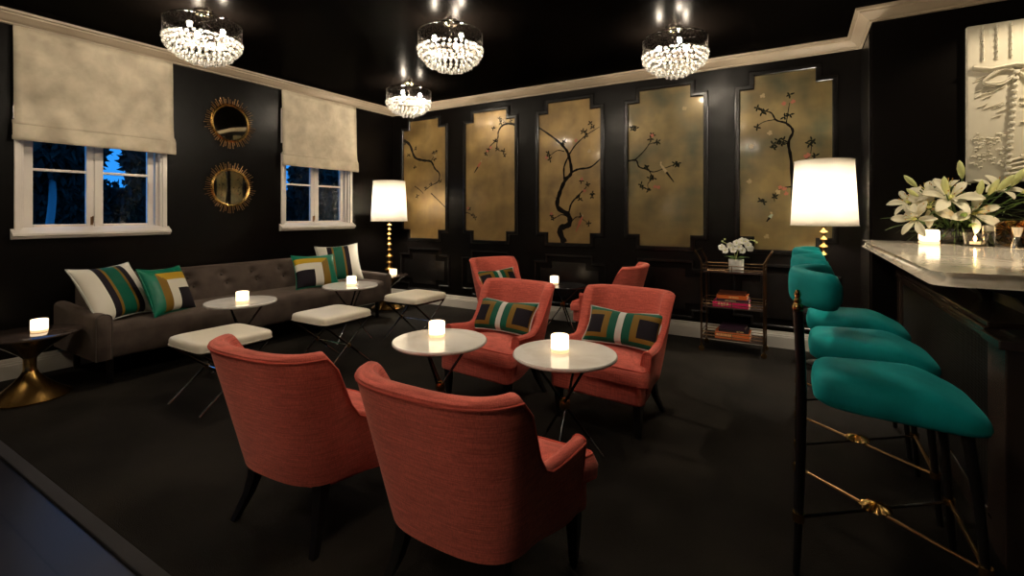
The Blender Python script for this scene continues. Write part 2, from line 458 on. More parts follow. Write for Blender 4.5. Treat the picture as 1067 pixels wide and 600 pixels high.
def sweep(path, prof):
    """moulding along a path in plan; profile (out, z); room lies to the right of the path"""
    P = []; n = len(path)
    for i, p in enumerate(path):
        p = Vector((*p, 0))
        ds = []
        if i > 0: ds.append((p - Vector((*path[i - 1], 0))).normalized())
        if i < n - 1: ds.append((Vector((*path[i + 1], 0)) - p).normalized())
        ns = [Vector((d.y, -d.x, 0)) for d in ds]
        nn = sum(ns, Vector()).normalized(); k = 1 / max(.2, nn.dot(ns[0]))
        P.append([p + nn * k * o + Vector((0, 0, z)) for o, z in prof])
    return P
crown_prof = [(0, 2.752), (.018, 2.755), (.022, 2.768), (.034, 2.772), (.05, 2.785), (.072, 2.806), (.084, 2.812), (.088, 2.824), (.108, 2.828), (.112, CEIL)]
base_prof = [(0, .158), (.010, .156), (.014, .146), (.014, .128), (.020, .124), (.020, .112), (.024, .106), (.024, .0)]
def moulding(name, path, prof, m, label):
    b = MB(); b.grid(sweep(path, prof)); return struct(b.build(name, m, angle=25), label)
moulding('trim_1', [(0, FRONT_WALL_Y), (0, 0), (BUMP_X, 0), (BUMP_X, BUMP_Y), (RIGHT_WALL_X, BUMP_Y), (RIGHT_WALL_X, FRONT_WALL_Y), (0, FRONT_WALL_Y)], crown_prof, M['crown'], 'cream crown moulding along the ceiling')
moulding('baseboard_left', [(0, FRONT_WALL_Y), (0, 0)], base_prof, M['base'], 'pale baseboard below the windows')
moulding('baseboard_back', [(0, 0), (BUMP_X, 0)], base_prof, M['base'], 'pale baseboard below the gold panels')

# windows
for i, (c, b, t) in enumerate(WIN):
    y0, y1 = c - WHW, c + WHW
    fr = MB()
    # jamb lining and outer casing
    for yy, s in ((y0, 1), (y1, -1)):
        fr.box2((-.16, yy, b - .02), (.0, yy + s * .018, t)); fr.box2((-.075, yy + s * .018, b), (-.05, yy + s * .034, t))
    fr.box2((-.16, y0, t - .02), (0, y1, t)); fr.box2((-.16, y0, b - .02), (0, y1, b))
    # two casements
    for a, e in ((y0 + .034, c - .002), (c + .002, y1 - .034)):
        fr.box2((-.125, a, b), (-.085, a + .062, t - .02)); fr.box2((-.125, e - .052, b), (-.085, e, t - .02))
        fr.box2((-.125, a + .06, b), (-.085, e - .05, b + .034)); fr.box2((-.125, a + .06, t - .06), (-.085, e - .05, t - .02))
        fr.box2((-.118, a + .06, 1.634), (-.088, e - .05, 1.656))
    f = struct(fr.build(f'window_{i+1}', M['white_paint'], smooth=False, bevel=.004, bseg=1), ['white casement window over the striped pillow', 'white casement window over the far end of the sofa'][i])
    cs = MB()
    cs.box2((0, y0 - .035, b - .03), (.018, y0 + .004, t + .03)); cs.box2((0, y1 - .004, b - .03), (.018, y1 + .035, t + .03)); cs.box2((0, y0 - .035, t), (.018, y1 + .035, t + .035))
    cs.build('window_casing', M['white_paint'], f, smooth=False, bevel=.004, bseg=1)
    sl = MB(); pr = [(-.10, 1.174), (.0, 1.164), (.052, 1.130), (.060, 1.126), (.060, 1.108), (.045, 1.102), (.038, 1.086), (.002, 1.080), (.002, 1.161), (-.10, 1.161)]
    sl.grid([[(x, y, z) for x, z in pr] for y in (c - .545, c + .545)], close_v=True); n = len(pr)
    o = len(sl.v) - 2 * n; sl.f += [tuple(o + k for k in range(n)), tuple(o + n + k for k in reversed(range(n)))]; sl.m += [0, 0]
    sl.build('window_sill', M['white_paint'], f, angle=30)
    for a, e in ((y0 + .09, c - .05), (c + .05, y1 - .09)):
        for za, zb in ((b + .03, 1.636), (1.654, t - .05)):
            g = MB(); g.box2((-.106, a, za), (-.102, e, zb)); g.build('window_pane', M['glass'], f, smooth=False)
    h = MB(); h.box2((-.085, c - .026, 1.185), (-.078, c - .010, 1.255)); h.tube([(-.075, c - .018, 1.20), (-.06, c - .018, 1.205), (-.058, c - .018, 1.262)], .006, 8)
    h.build('window_handle', M['brass_dark'], f)

# roman shades
def roman_shade(c, label):
    t = thing('roman_shade', label, 'window shade', (0, c, 1.86), group=None)
    hw = .55; top, bot = 2.75 - 1.86, 0
    # panel with soft ripple, folded under at the bottom
    def panel(zs, name, hw=hw):
        P = []
        for z, x in zs:
            P.append([(x + .004 * math.sin(7 * y + 5 * z) * (1 - abs(y) / hw) , y, z) for y in [(-hw + 2 * hw * k / 24) for k in range(25)]])
        b = MB(); b.grid(P)
        o = b.build(name, M['shade_fabric'], t, angle=60); md = o.modifiers.new('thick', 'SOLIDIFY'); md.thickness = .006; md.offset = 0
        return o
    panel([(.89, .030), (.84, .034), (.70, .038), (.55, .041), (.40, .044), (.25, .049), (.17, .056), (.14, .066), (.128, .070), (.120, .066), (.118, .055)], 'shade_panel')
    panel([(.150, .048), (.13, .060), (.115, .068), (.06, .072), (.02, .074), (.004, .073), (-.002, .067), (.002, .058), (.03, .052)], 'bottom_fold', hw + .012)
    b = MB(); b.box2((.0, -hw + .004, .855), (.026, hw - .004, .89)); b.build('headrail', M['white_paint'], t, smooth=False)
    b = MB(); b.box2((.001, -hw - .002, .845), (.030, -hw + .003, .89)); b.build('cord_clip', M['chrome'], t, smooth=False); b = MB(); b.box2((.001, -hw - .004, .14), (.05, -hw + .003, .26)); b.build('side_bracket', M['chrome'], t, smooth=False)
    return t
roman_shade(-3.515, 'cream damask roman shade, the larger looking one, over the window above the striped pillow')
roman_shade(-1.27, 'cream damask roman shade over the window nearer the corner, right of the sunburst mirrors')

# chinoiserie panels
def stepped(x0, x1, z0, z1, nx=.128, nzt=.128, nzb=.125):
    return [(x0, z0 + nzb), (x0 + nx, z0 + nzb), (x0 + nx, z0), (x1 - nx, z0), (x1 - nx, z0 + nzb), (x1, z0 + nzb),
            (x1, z1 - nzt), (x1 - nx, z1 - nzt), (x1 - nx, z1), (x0 + nx, z1), (x0 + nx, z1 - nzt), (x0, z1 - nzt)]
def offset_poly(poly, d):
    out = []; n = len(poly)
    for i in range(n):
        p, a, b = Vector(poly[i]), Vector(poly[i - 1]), Vector(poly[(i + 1) % n])
        d1 = (p - a).normalized(); d2 = (b - p).normalized()
        n1 = Vector((d1.y, -d1.x)); n2 = Vector((d2.y, -d2.x))
        out.append(p + (n1 + n2) * d)
    return [(v.x, v.y) for v in out]
def frame_ring(poly, prof, y0=0):
    """prof: (offset outwards, height off the wall)"""
    rows = [[(x, y0 - h, z) for x, z in offset_poly(poly, o)] for o, h in prof]
    b = MB(); b.grid(rows, close_v=True); return b
def stroke(b, pts, w0, w1, mi, y=-.0035, n=5):
    pts = catmull([(u, v, 0) for u, v in pts], n) if len(pts) > 2 else [Vector((*p, 0)) for p in pts]
    L = []; m = len(pts)
    for i, p in enumerate(pts):
        t = (pts[min(i + 1, m - 1)] - pts[max(i - 1, 0)]).normalized(); nn = Vector((-t.y, t.x, 0))
        wd = lerp(w0, w1, i / (m - 1)) / 2 * (1 + .18 * math.sin(i * 2.1))
        a, c = p + nn * wd, p - nn * wd
        L.append([(a.x, y, a.y), (p.x, y - .0015, p.y), (c.x, y, c.y)])
    b.grid(L, mi=mi)
def leafshape(b, x, z, ln, wd, ang, mi, y=-.0045):
    ca, sa = math.cos(ang), math.sin(ang); P = []
    for i in range(7):
        t = i / 6; h = wd * math.sin(PI * t) ** .8 * .5
        P.append([(x + ca * ln * t - sa * s * h, y - (.001 if s == 0 else 0), z + sa * ln * t + ca * s * h) for s in (-1, 0, 1)])
    b.grid(P, mi=mi)
def blossom(b, x, z, r, mi, rnd):
    for k in range(5):
        a = 2 * PI * k / 5 + rnd.random()
        leafshape(b, x, z, r, r * .8, a, mi, -.005)
PANELS = [(.24, 1.03), (1.38, 2.155), (2.50, 3.30), (3.627, 4.414), (4.756, 5.52)]
Z0, Z1 = .935, 2.63
ART = [
 dict(box=(40, 207, 58, 520), br=[([(40, 128), (65, 150), (85, 200), (120, 215), (150, 222), (165, 250), (182, 270), (178, 300), (150, 315), (130, 330)], 11, 2),
      ([(150, 345), (175, 370), (205, 400)], 4, 3), ([(85, 315), (105, 330), (120, 345)], 3, 2), ([(148, 222), (160, 205), (168, 185)], 3, 1)],
      lv=[(60, 190), (90, 165), (160, 190), (172, 185), (150, 310), (185, 300), (130, 325), (95, 355), (85, 240), (165, 215), (45, 140)], bl=[(165, 200, 3)], birds=[]),
 dict(box=(283, 480, 28, 528), br=[([(480, 90), (455, 82), (430, 88), (415, 110), (412, 135), (385, 160), (365, 190)], 10, 2), ([(412, 140), (410, 175), (435, 188)], 4, 2), ([(283, 420), (300, 425), (318, 440)], 4, 2)],
      lv=[(425, 75), (440, 70), (395, 95), (375, 175), (365, 190), (435, 185), (440, 200), (410, 175), (300, 405), (320, 440), (310, 430), (420, 60), (465, 75), (400, 145)], bl=[(385, 168, 2), (372, 180, 2), (292, 402, 2), (440, 68, 3)],
      birds=[((345, 222), (318, 262), 3)]),
 dict(box=(75, 288, 50, 547), br=[([(166, 547), (150, 500), (182, 482), (180, 450), (142, 420), (150, 370), (170, 325), (190, 300), (181, 240), (165, 210), (130, 175), (75, 132)], 24, 6),
      ([(190, 300), (215, 290), (255, 285), (288, 258)], 9, 5), ([(184, 235), (205, 205), (240, 175), (285, 150)], 6, 2), ([(166, 325), (165, 280), (182, 240)], 8, 6),
      ([(180, 450), (190, 410), (215, 380), (235, 360), (245, 345)], 8, 2), ([(178, 455), (155, 448), (130, 460), (115, 445)], 4, 2), ([(166, 225), (140, 220), (110, 240)], 4, 2), ([(184, 485), (210, 455), (250, 480)], 4, 2), ([(142, 400), (135, 385)], 3, 1)],
      lv=[(165, 190), (240, 165), (255, 135), (110, 235), (115, 250), (225, 330), (260, 375), (220, 395), (120, 450), (250, 480), (230, 160), (262, 150), (238, 180), (128, 462), (246, 345), (108, 226), (222, 452), (160, 195), (262, 385), (215, 388)],
      bl=[(206, 190, 2), (235, 366, 2), (102, 242, 2), (250, 230, 3), (226, 325, 2), (120, 445, 2)], birds=[((228, 455), (206, 508), 5)]),
 dict(box=(48, 295, 35, 558), br=[([(48, 268), (75, 268), (85, 290), (110, 300), (135, 310), (170, 300), (200, 290), (215, 285)], 7, 2), ([(72, 265), (100, 240), (120, 215), (128, 195)], 5, 2), ([(120, 305), (130, 330), (115, 350), (120, 375)], 4, 2), ([(116, 217), (135, 212), (150, 210)], 3, 1)],
      lv=[(130, 185), (150, 210), (110, 290), (215, 285), (212, 292), (135, 330), (100, 360), (118, 370), (65, 155), (75, 158), (145, 212), (112, 296), (122, 330), (92, 352), (58, 158), (205, 285), (125, 198)],
      bl=[(140, 360, 2), (130, 187, 2), (152, 362, 2), (236, 108, 3)], birds=[((158, 285), (202, 346), 5)]),
 dict(box=(45, 322, 38, 570), br=[([(210, 420), (205, 305), (197, 250), (210, 215), (190, 190), (160, 178), (145, 155), (120, 145), (103, 132)], 13, 3), ([(160, 176), (130, 178), (110, 185), (98, 198)], 4, 2), ([(190, 190), (195, 160), (200, 130)], 5, 2), ([(197, 252), (170, 245), (150, 255)], 5, 2), ([(208, 380), (175, 385), (155, 405), (155, 425)], 6, 2), ([(210, 330), (240, 305), (260, 290), (265, 250)], 5, 2)],
      lv=[(150, 250), (165, 240), (182, 240), (265, 245), (115, 150), (100, 135), (100, 195), (200, 165), (200, 105), (120, 425), (112, 420), (155, 410), (275, 293), (152, 262), (270, 250), (258, 255), (125, 150), (185, 170), (175, 250)],
      bl=[(183, 130, 2), (210, 127, 2), (255, 288, 2), (185, 385, 2), (190, 400, 2), (172, 382, 2), (140, 215, 3), (82, 252, 3), (75, 360, 3), (165, 395, 3), (130, 530, 3), (118, 100, 3), (248, 292, 2)], birds=[((148, 462), (130, 485), 4)]),
]
PLAB = ['gold panel behind the floor-side lamp, painted with a drooping thin branch', 'gold panel painted with a short branch at its top right edge',
        'gold panel painted with a whole twisting tree, the middle of five', 'gold panel painted with a side branch and a long-tailed bird',
        'greenish gold panel with red blossoms, partly behind the right lamp shade']
fprof = [(0, 0), (0, .022), (.008, .030), (.018, .030), (.022, .022), (.032, .022), (.036, .016), (.046, .014), (.052, 0)]
for i, (x0, x1) in enumerate(PANELS):
    cx = (x0 + x1) / 2
    t = thing('painted_panel', PLAB[i], 'wall panel', (cx, 0, Z0), group='gold chinoiserie panels')
    poly = [(x - cx, z - Z0) for x, z in stepped(x0, x1, Z0, Z1)]
    rnd = random.Random(20 + i)
    b = MB(); b.prism(poly, 0.0005, .003, TR((0, 0, 0), (R(90), 0, 0)))
    A = ART[i]; xa, xb, ya, yb = A['box']; Wd, Hh = x1 - x0, Z1 - Z0
    U = lambda p: ((p[0] - xa) / (xb - xa) * Wd - Wd / 2, (1 - (p[1] - ya) / (yb - ya)) * Hh)
    sc = Wd / (xb - xa)
    for pts, w0, w1 in A['br']: stroke(b, [U(p) for p in pts], max(w0, 2.5) * sc * .85, max(w1, 2) * sc * .8, 1)
    for p in A['lv']:
        u, v = U(p); a0 = rnd.uniform(0, 2 * PI)
        for k in range(4): leafshape(b, u, v, rnd.uniform(.028, .046), .016, a0 + k * 1.35 + rnd.uniform(-.3, .3), 4)
    for x, y, mi in A['bl']:
        u, v = U((x, y)); blossom(b, u, v, .022 if mi == 2 else .026, mi, rnd)
    for h, tl, mi in A['birds']:
        hu, tu = Vector(U(h)), Vector(U(tl)); mid = hu.lerp(tu, .45)
        stroke(b, [tuple(hu), tuple(hu.lerp(mid, .5)), tuple(mid)], .016, .034, 3 if mi == 5 and i == 3 else (6 if mi != 4 else 5), -.006)
        stroke(b, [tuple(mid), tuple(tu)], .022, .008, 6 if i == 2 else 1, -.006)
        leafshape(b, hu.x, hu.y, .03, .02, rnd.uniform(1, 2.4), 3, -.007)
    b.build('painting', [M['gold_leaf_green'] if i >= 3 else M['gold_leaf'], M['ink'], M['pink'], M['pale_pink'], M['ink_leaf'], M['bird_blue'], M['bird_red']], t, smooth=False)
    frame_ring(poly, fprof).build('frame', M['trim_black'], t, angle=30)
# wainscot mouldings below each panel: notched frame
k = 2
for i, (x0, x1) in enumerate(PANELS):
    poly = stepped(x0 - .04, x1 + .04, .215, .765, .16, .085, .07)
    b = frame_ring(poly, [(0, 0), (.0, .012), (.010, .022), (.022, .022), (.030, .012), (.036, .0)])
    b.prism(offset_poly(poly, -.06), .0005, .010, TR((0, 0, 0), (R(90), 0, 0)))
    b.box2((x0 + .10, -.030, .772), (x1 - .10, 0, .796))
    b.box2((x0 - .06, -.032, .684), (x0 + .09, 0, .70)); b.box2((x1 - .09, -.032, .684), (x1 + .06, 0, .70))
    struct(b.build(f'trim_{k}', M['trim_black'], angle=30), 'black wainscot moulding below a gold panel'); k += 1
# narrow raised strip at the corner of the projecting wall
b = MB(); b.box2((BUMP_X - .012, BUMP_Y + .07, 0), (BUMP_X + .001, -.07, 2.70))
struct(b.build(f'trim_{k}', M['trim_black'], smooth=False, bevel=.004), 'black pilaster strip on the side of the projecting wall'); k += 1

# relief panel on the bar wall
def relief():
    t = thing('plaster_relief', 'cream plaster relief panel with bow and ribbon on the wall behind the lilies', 'wall relief', (6.27, BUMP_Y - .004, 1.50))
    b = MB(); b.rbox((.55, -.018, .55), (1.10, .036, 1.10), .012, 3)
    b.build('slab', M['plaster'], t)
    r = random.Random(3); d = MB(); y = -.037
    for x in (.085, .155, .225): d.tube([(x, y, .84), (x, y, 1.085)], .006, 6); 
    for x in (.085, .155, .225):
        for q in range(6): d.sphere((x, y, .86 + q * .04), .009, 8, 5)
    # horizontal branch
    d.tube([(.03, y, .80), (.12, y - .004, .775), (.24, y - .004, .79), (.34, y, .77)], .018, 8)
    # bow
    for s in (1, -1):
        for rr in (.05, .036):
            d.tube(catmull([(.255, y, .745), (.255 - s * .03 - s * .05, y - .008, .745 + rr - .02), (.255 - s * .17, y - .01, .695), (.255 - s * .08, y - .008, .745 - rr - .03), (.255, y, .745)], 8), .008, 6)
    # ribbon of beads down
    for q in range(17):
        z = .74 - q * .043
        d.rbox((.245 - .0025 * q, y - .004, z), (.030, .022, .024), .006, 2); d.tube([(.25 - .0025 * q, y, z), (.25 - .0025 * q, y, z - .045)], .006, 5)
    # foliage lumps, scales and shells
    for q in range(150):
        x, z = r.uniform(.33, .80), r.uniform(.80, 1.07); d.sphere((x, y, z), (.016, .012, .011), 7, 4)
    for q in range(70):
        x, z = r.uniform(.03, .22), r.uniform(.10, .34); d.sphere((x, y, z), (.012, .007, .009), 6, 4)
    for q in range(22):
        z = r.uniform(.42, .74); x = r.uniform(.03, .17); d.tube([(x, y, z), (x + .05, y - .003, z + .02)], .004, 5)
    for z in (.52, .40, .56): d.tube([(.27, y, z), (.6, y - .003, z + .012), (1.08, y, z + .02)], .007, 6)
    for q in range(5):
        d.tube(catmull([(.27 + q * .03, y, .17 + q * .045), (.42 + q * .03, y - .012, .20 + q * .05), (.60, y - .012, .28 + q * .05), (.95, y, .33 + q * .04)], 6), .014, 6)
    for q in range(4): d.tube(catmull([(.20, y, .05 + q * .03), (.45, y - .01, .09 + q * .035), (.8, y - .01, .06 + q * .04)], 6), .010, 6)
    
    for v in d.v: v.y = -.0355 + (v.y + .0355) * 1.9
    d.build('raised_ornament', M['plaster'], t)
relief()

# trees outside the windows
def leafcloud(b, c, rad, n, rnd, size=.09):
    for _ in range(n):
        d = Vector((rnd.gauss(0, 1), rnd.gauss(0, 1), rnd.gauss(0, 1))).normalized() * rnd.random() ** .4
        p = Vector(c) + Vector((d.x * rad[0], d.y * rad[1], d.z * rad[2]))
        e = Euler((rnd.uniform(0, 6), rnd.uniform(0, 6), rnd.uniform(0, 6))).to_matrix().to_4x4()
        s = size * rnd.uniform(.6, 1.3)
        b.add([(-s, 0, 0), (0, -s * .4, 0), (s, 0, 0), (0, s * .4, .02)], [(0, 1, 2, 3)], Matrix.Translation(p) @ e)
def tree(label, base, h, crowns, trunk_r, lean=(0, 0), n=1500, seed=1, bark=None):
    rnd = random.Random(seed); t = thing('tree', label, 'tree', base)
    b = MB(); b.tube(catmull([(0, 0, 0), (lean[0] * .3 + .03, lean[1] * .3 - .05, h * .35), (lean[0] * .7, lean[1] * .7 + .03, h * .7), (lean[0], lean[1], h)], 5), [trunk_r * (1 - .4 * q / 15) for q in range(16)], 10)
    b.build('trunk', bark or M['bark'], t)
    f = MB()
    for c, rad in crowns: leafcloud(f, c, rad, n, rnd, .13)
    f.build('foliage', M['tree_leaf'], t, smooth=False)
G = -.4
b = MB(); b.box2((-14, -12, G - .1), (-.3, 12, G)); struct(b.build('ground_outside', M['earth'], smooth=False), 'dark ground outside the windows')
tree('pale-trunked tree outside the left pane of the nearer window', (-4.0, -2.80, G), 2.7, [((-.3, .05, 2.75), (.6, .72, .80))], .062, (-.02, .04), 2600, 1)
tree('dark bushy tree right of the sky patch in the nearer window', (-6.0, -.55, G), 3.0, [((0, 0, 2.7), (.6, .62, .95))], .05, (0, .05), 3200, 2, M['bark'])
tree('dark tree filling the panes of the window nearer the corner', (-6.0, 3.25, G), 3.0, [((0, .1, 2.5), (.7, .95, 1.0))], .08, (.05, 0), 3600, 3, M['tree_leaf'])
t = thing('hedge', 'dark hedge outside across the lower window panes', 'hedge', (-8.3, .8, G))
b = MB(); b.rbox((0, 0, 1.15), (.7, 10.4, 2.3), .3, 3); rr_ = random.Random(5)
for _ in range(7500):
    e = Euler((rr_.uniform(0, 6), rr_.uniform(0, 6), rr_.uniform(0, 6))).to_matrix().to_4x4(); q = .10 * rr_.uniform(.6, 1.3)
    b.add([(-q, 0, 0), (0, -q * .4, 0), (q, 0, 0), (0, q * .4, .02)], [(0, 1, 2, 3)], Matrix.Translation((.36 + rr_.uniform(-.06, .14), rr_.uniform(-5.2, 5.2), rr_.uniform(.9, 2.42))) @ e)
b.build('hedge_foliage', M['tree_leaf'], t, smooth=False)

# ------------------------------------------------------------------ coral lounge chairs
def chair_outer(v, n_arm=7, n_back=21):
    """outer plan of the shell at height fraction v, right arm tip round to left arm tip"""
    hw = lerp(.248, .328, v ** .8); hf = lerp(.288, .345, v ** .6); yf = .205; yc = lerp(-.06, -.12, v); dep = lerp(.165, .255, v ** 1.1)
    pts = []
    for i in range(n_arm): pts.append((lerp(hf, hw, sstep(0, 1, i / n_arm)), lerp(yf, yc, i / n_arm)))
    e = 2 / 2.9
    for i in range(n_back + 1):
        a = PI * i / n_back; c, s = math.cos(a), math.sin(a)
        pts.append((hw * math.copysign(abs(c) ** e, c), yc - dep * abs(s) ** e))
    for i in range(n_arm): pts.append((-lerp(hw, hf, sstep(0, 1, (i + 1) / n_arm)), lerp(yc, yf, (i + 1) / n_arm)))
    return pts
CH_TOP, CH_ARM, CH_BOT = .775, .515, .20
def chair_top(y):
    s = (y + .205) / .20
    if s <= 0: return CH_TOP
    base = CH_TOP - (CH_TOP - .476) * (1 - (1 - min(1, s)) ** 2.3)
    return base + .014 * sstep(1.0, 2.0, s)
def make_chair(label):
    t = thing('lounge_chair', label, 'armchair', (0, 0, 0), group='coral lounge chairs')
    vs = [0, .12, .25, .38, .5, .62, .74, .86, .95, 1.0]
    O = [chair_outer(v) for v in vs]; ns = len(O[0])
    def outer_at(i, v):
        v = max(0, min(1, v))
        for k in range(len(vs) - 1):
            if v <= vs[k + 1]:
                q = (v - vs[k]) / (vs[k + 1] - vs[k]); a, b = O[k][i], O[k + 1][i]
                return Vector((lerp(a[0], b[0], q), lerp(a[1], b[1], q), 0))
    rows = []; pipe = []
    for i in range(ns):
        mid = O[5]; a, c = mid[max(i - 1, 0)], mid[min(i + 1, ns - 1)]
        tg = Vector((c[0] - a[0], c[1] - a[1], 0)).normalized(); nin = Vector((tg.y, -tg.x, 0))
        if nin.dot(Vector((0, .02, 0)) - Vector((*mid[i], 0))) < 0: nin = -nin
        zt = chair_top(O[-1][i][1]); th = lerp(.052, .072, sstep(-.10, -.20, O[-1][i][1])); row = []
        V = lambda z: (z - CH_BOT) / (CH_TOP - CH_BOT)
        zb_ = CH_BOT + .045 * sstep(.16, -.14, O[0][i][1])
        for q in range(9):
            z = lerp(zb_, zt - .022, q / 8); p = outer_at(i, V(z)); p.z = z; row.append(p)
        pt = outer_at(i, V(zt)); pipe.append(row[-1] - nin * .001)
        for q in range(1, 6):
            an = PI * q / 6
            p = pt + nin * (th / 2 * (1 - math.cos(an))); p.z = zt - .022 + .022 * math.sin(an); row.append(p)
        for q in range(7):
            z = lerp(zt - .022, .30, q / 6); p = outer_at(i, V(z)) + nin * lerp(th, th + .012, q / 6); p.z = z; row.append(p)
        rows.append(row)
    b = MB(); b.grid(rows, close_v=True); nv = len(rows[0]); o = 0
    b.f += [tuple(range(nv)), tuple((ns - 1) * nv + k for k in reversed(range(nv)))]; b.m += [0, 0]
    b.build('backrest_shell', M['coral'], t, angle=62)
    b = MB(); b.tube(pipe, .0045, 6)
    for side in (0, ns - 1): b.tube([rows[side][k] + Vector((0, .001, 0)) for k in range(2, 21)], .0042, 6)
    b.build('piping', M['coral_pipe'], t)
    # base rail
    def plan(hw_f, hw_b, yf, yb, r=.05):
        pts = []
        for cx, cy, a0 in ((hw_f - r, yf - r, 0), (-hw_f + r, yf - r, 90), (-hw_b + .12, yb + .12, 180), (hw_b - .12, yb + .12, 270)):
            rr = r if cy > 0 else .12
            for q in range(5):
                a = R(a0 + 90 * q / 4); pts.append((cx + rr * math.cos(a), cy + rr * math.sin(a)))
        return pts
    b = MB(); b.prism(plan(.306, .215, .300, -.165, .05), .198, .318)
    b.build('seat_rail', M['coral'], t, bevel=.012, bseg=3)
    # seat cushion, crowned, T shaped in front of the arms
    prof = [(0, .318), (.012, .322), (.014, .36), (.006, .392), (-.004, .402)]
    P = plan(.340, .200, .312, -.19, .04)
    c = MB(); rows2 = [[(x, y, z) for x, y in offset_poly(P, o_ - .012)] for o_, z in prof]
    n = len(P)
    for q in range(1, 6):
        s = 1 - q / 6
        rows2.append([(x * s, (y - .03) * s + .03, .402 + .024 * (1 - s * s)) for x, y in offset_poly(P, -.016)])
    c.grid(rows2, close_v=True); c.f.append(tuple(len(c.v) - n + k for k in range(n))); c.m.append(0)
    c.f.append(tuple(reversed(range(n)))); c.m.append(0)
    cu = c.build('seat_cushion', M['coral'], t, angle=60)
    b = MB(); b.tube([(x, y, .398) for x, y in offset_poly(P, -.010)], .0045, 6, closed=True); b.tube([(x, y, .319) for x, y in offset_poly(P, -.002)], .0045, 6, closed=True)
    b.build('cushion_piping', M['coral_pipe'], cu)
    # tufting buttons on the inner back
    for x in (-.17, .17):
        yb = None
        b = MB(); b.sphere((x, -.262, .655), (.014, .010, .014), 10, 6); b.build('button', M['coral_pipe'], t)
    for x in (-1, 1):
        b = MB(); q = []
        for z, h in ((0, .013), (.01, .0145), (.14, .022), (.205, .024)):
            q.append([(x * .262 + h * i, .245 + h * j, z) for i, j in ((-1, -1), (1, -1), (1, 1), (-1, 1))])
        b.grid(q, close_v=True); b.f += [(0, 1, 2, 3), tuple(range(12, 16))]; b.m += [0, 0]
        b.build('leg', M['ebony'], t, bevel=.003)
    for x in (-1, 1):
        b = MB(); q = []
        for z, h, dy, dx in ((0, .013, -.075, .045), (.04, .014, -.058, .034), (.10, .017, -.032, .016), (.17, .021, -.012, .004), (.26, .025, 0, 0)):
            q.append([(x * (.195 + dx) + h * i, -.145 + dy + h * j, z) for i, j in ((-1, -1), (1, -1), (1, 1), (-1, 1))])
        b.grid(q, close_v=True); b.f += [(0, 1, 2, 3), tuple(range(16, 20))]; b.m += [0, 0]
        b.build('leg', M['ebony'], t, angle=60)
    return t
CHAIRS = [
 ('coral lounge chair with its back to the viewer, the left of the front pair', (3.455, -3.90), 3),
 ('coral lounge chair with its back to the viewer, nearest the camera', (4.28, -3.87), 0),
 ('coral lounge chair with striped cushion facing us across the left marble table', (3.42, -2.37), 174),
 ('coral lounge chair with striped cushion facing us across the right marble table', (4.235, -2.28), 174),
 ('coral lounge chair by the back wall, at the left of the small black table', (2.40, -.66), -112),
 ('coral lounge chair seen side on by the back wall, right of the small black table', (3.59, -.50), 90),
]
chair0 = make_chair(CHAIRS[0][0])
for i, (lb, (x, y), rz) in enumerate(CHAIRS):
    if i == 0: chair0.location = (x, y, 0); chair0.rotation_euler = (0, 0, R(rz))
    else: dup(chair0, lb, (x, y, 0), R(rz))

# ------------------------------------------------------------------ pillows
def make_pillow(name, label, w, h, th, pattern, mats, nu=48, nv=36, pinch=.085, group=None, dent=0):
    """front faces +y, x to the viewer's left; pattern(u, v) -> material index, u from the viewer's left"""
    def pt(i, j, s):
        u, v = -1 + 2 * i / nu, -1 + 2 * j / nv
        k = ((1 - abs(u) ** 2.6) * (1 - abs(v) ** 2.6)) ** .55
        x = -u * w / 2 * (1 - pinch * (1 - v * v) * abs(u) ** 3); z = v * h / 2 * (1 - pinch * 1.4 * (1 - u * u) * abs(v) ** 3)
        z -= dent * h * math.exp(-(u / .35) ** 2) * max(0, v) ** 2
        return Vector((x, s * th / 2 * k, z + h / 2))
    b = MB()
    F = [[pt(i, j, 1) for j in range(nv + 1)] for i in range(nu + 1)]
    K = [[pt(i, j, -1) for j in range(nv + 1)] for i in range(nu + 1)]
    b.grid(F, mf=lambda i, j: pattern((i + .5) / nu, (j + .5) / nv)); b.grid(K, mi=len(mats) - 1)
    o = b.build(name, mats, angle=85, weld=True)
    tag(o, label, 'pillow', group)
    md = o.modifiers.new('subsurf', 'SUBSURF'); md.levels = 1; md.render_levels = 1
    rim = [pt(i, 0, 0) for i in range(nu)] + [pt(nu, j, 0) for j in range(nv)] + [pt(nu - i, nv, 0) for i in range(nu)] + [pt(0, nv - j, 0) for j in range(nv)]
    b = MB(); b.tube(rim, .005, 6, closed=True); b.build('edge_piping', [mats[-1]], o)
    return o
PM = [M['fig_green'], M['fig_gold'], M['fig_dark'], M['fig_white'], M['fig_grey']]
def pat_lumbar(u, v):
    if .455 <= u <= .545: return 4
    a = abs(u - .5)
    if a < .155: return 0
    if v > .86 or v < .10: return 0
    s = a - .155   # 0..0.345
    if s > .325: return 1
    if .075 < s < .315 and .21 < v < .72: return 2
    return 1
def pat_stripe(u, v):
    a = abs(u - .5)
    if a < .105: return 0
    if a < .145: return 1
    if a < .245: return 2
    return 3
def pat_corner(u, v):       # dark square low at the left, bands above and right of it
    a = max(u / .82, v / .82) ; 
    if u < .44 and v < .48: return 2
    if u < .62 and v < .68: return 3
    if u < .80 and v < .84: return 1 if (u / .80 > v / .84) else 4  # top band takes the lit copy, side band the plain ochre
    return 0
PC = [M['satin_green'], M['fig_gold'], M['fig_dark'], M['fig_white'], M['fig_gold_lit'], M['satin_green']]
def pat_corner_m(u, v): return pat_corner(1 - u, v)
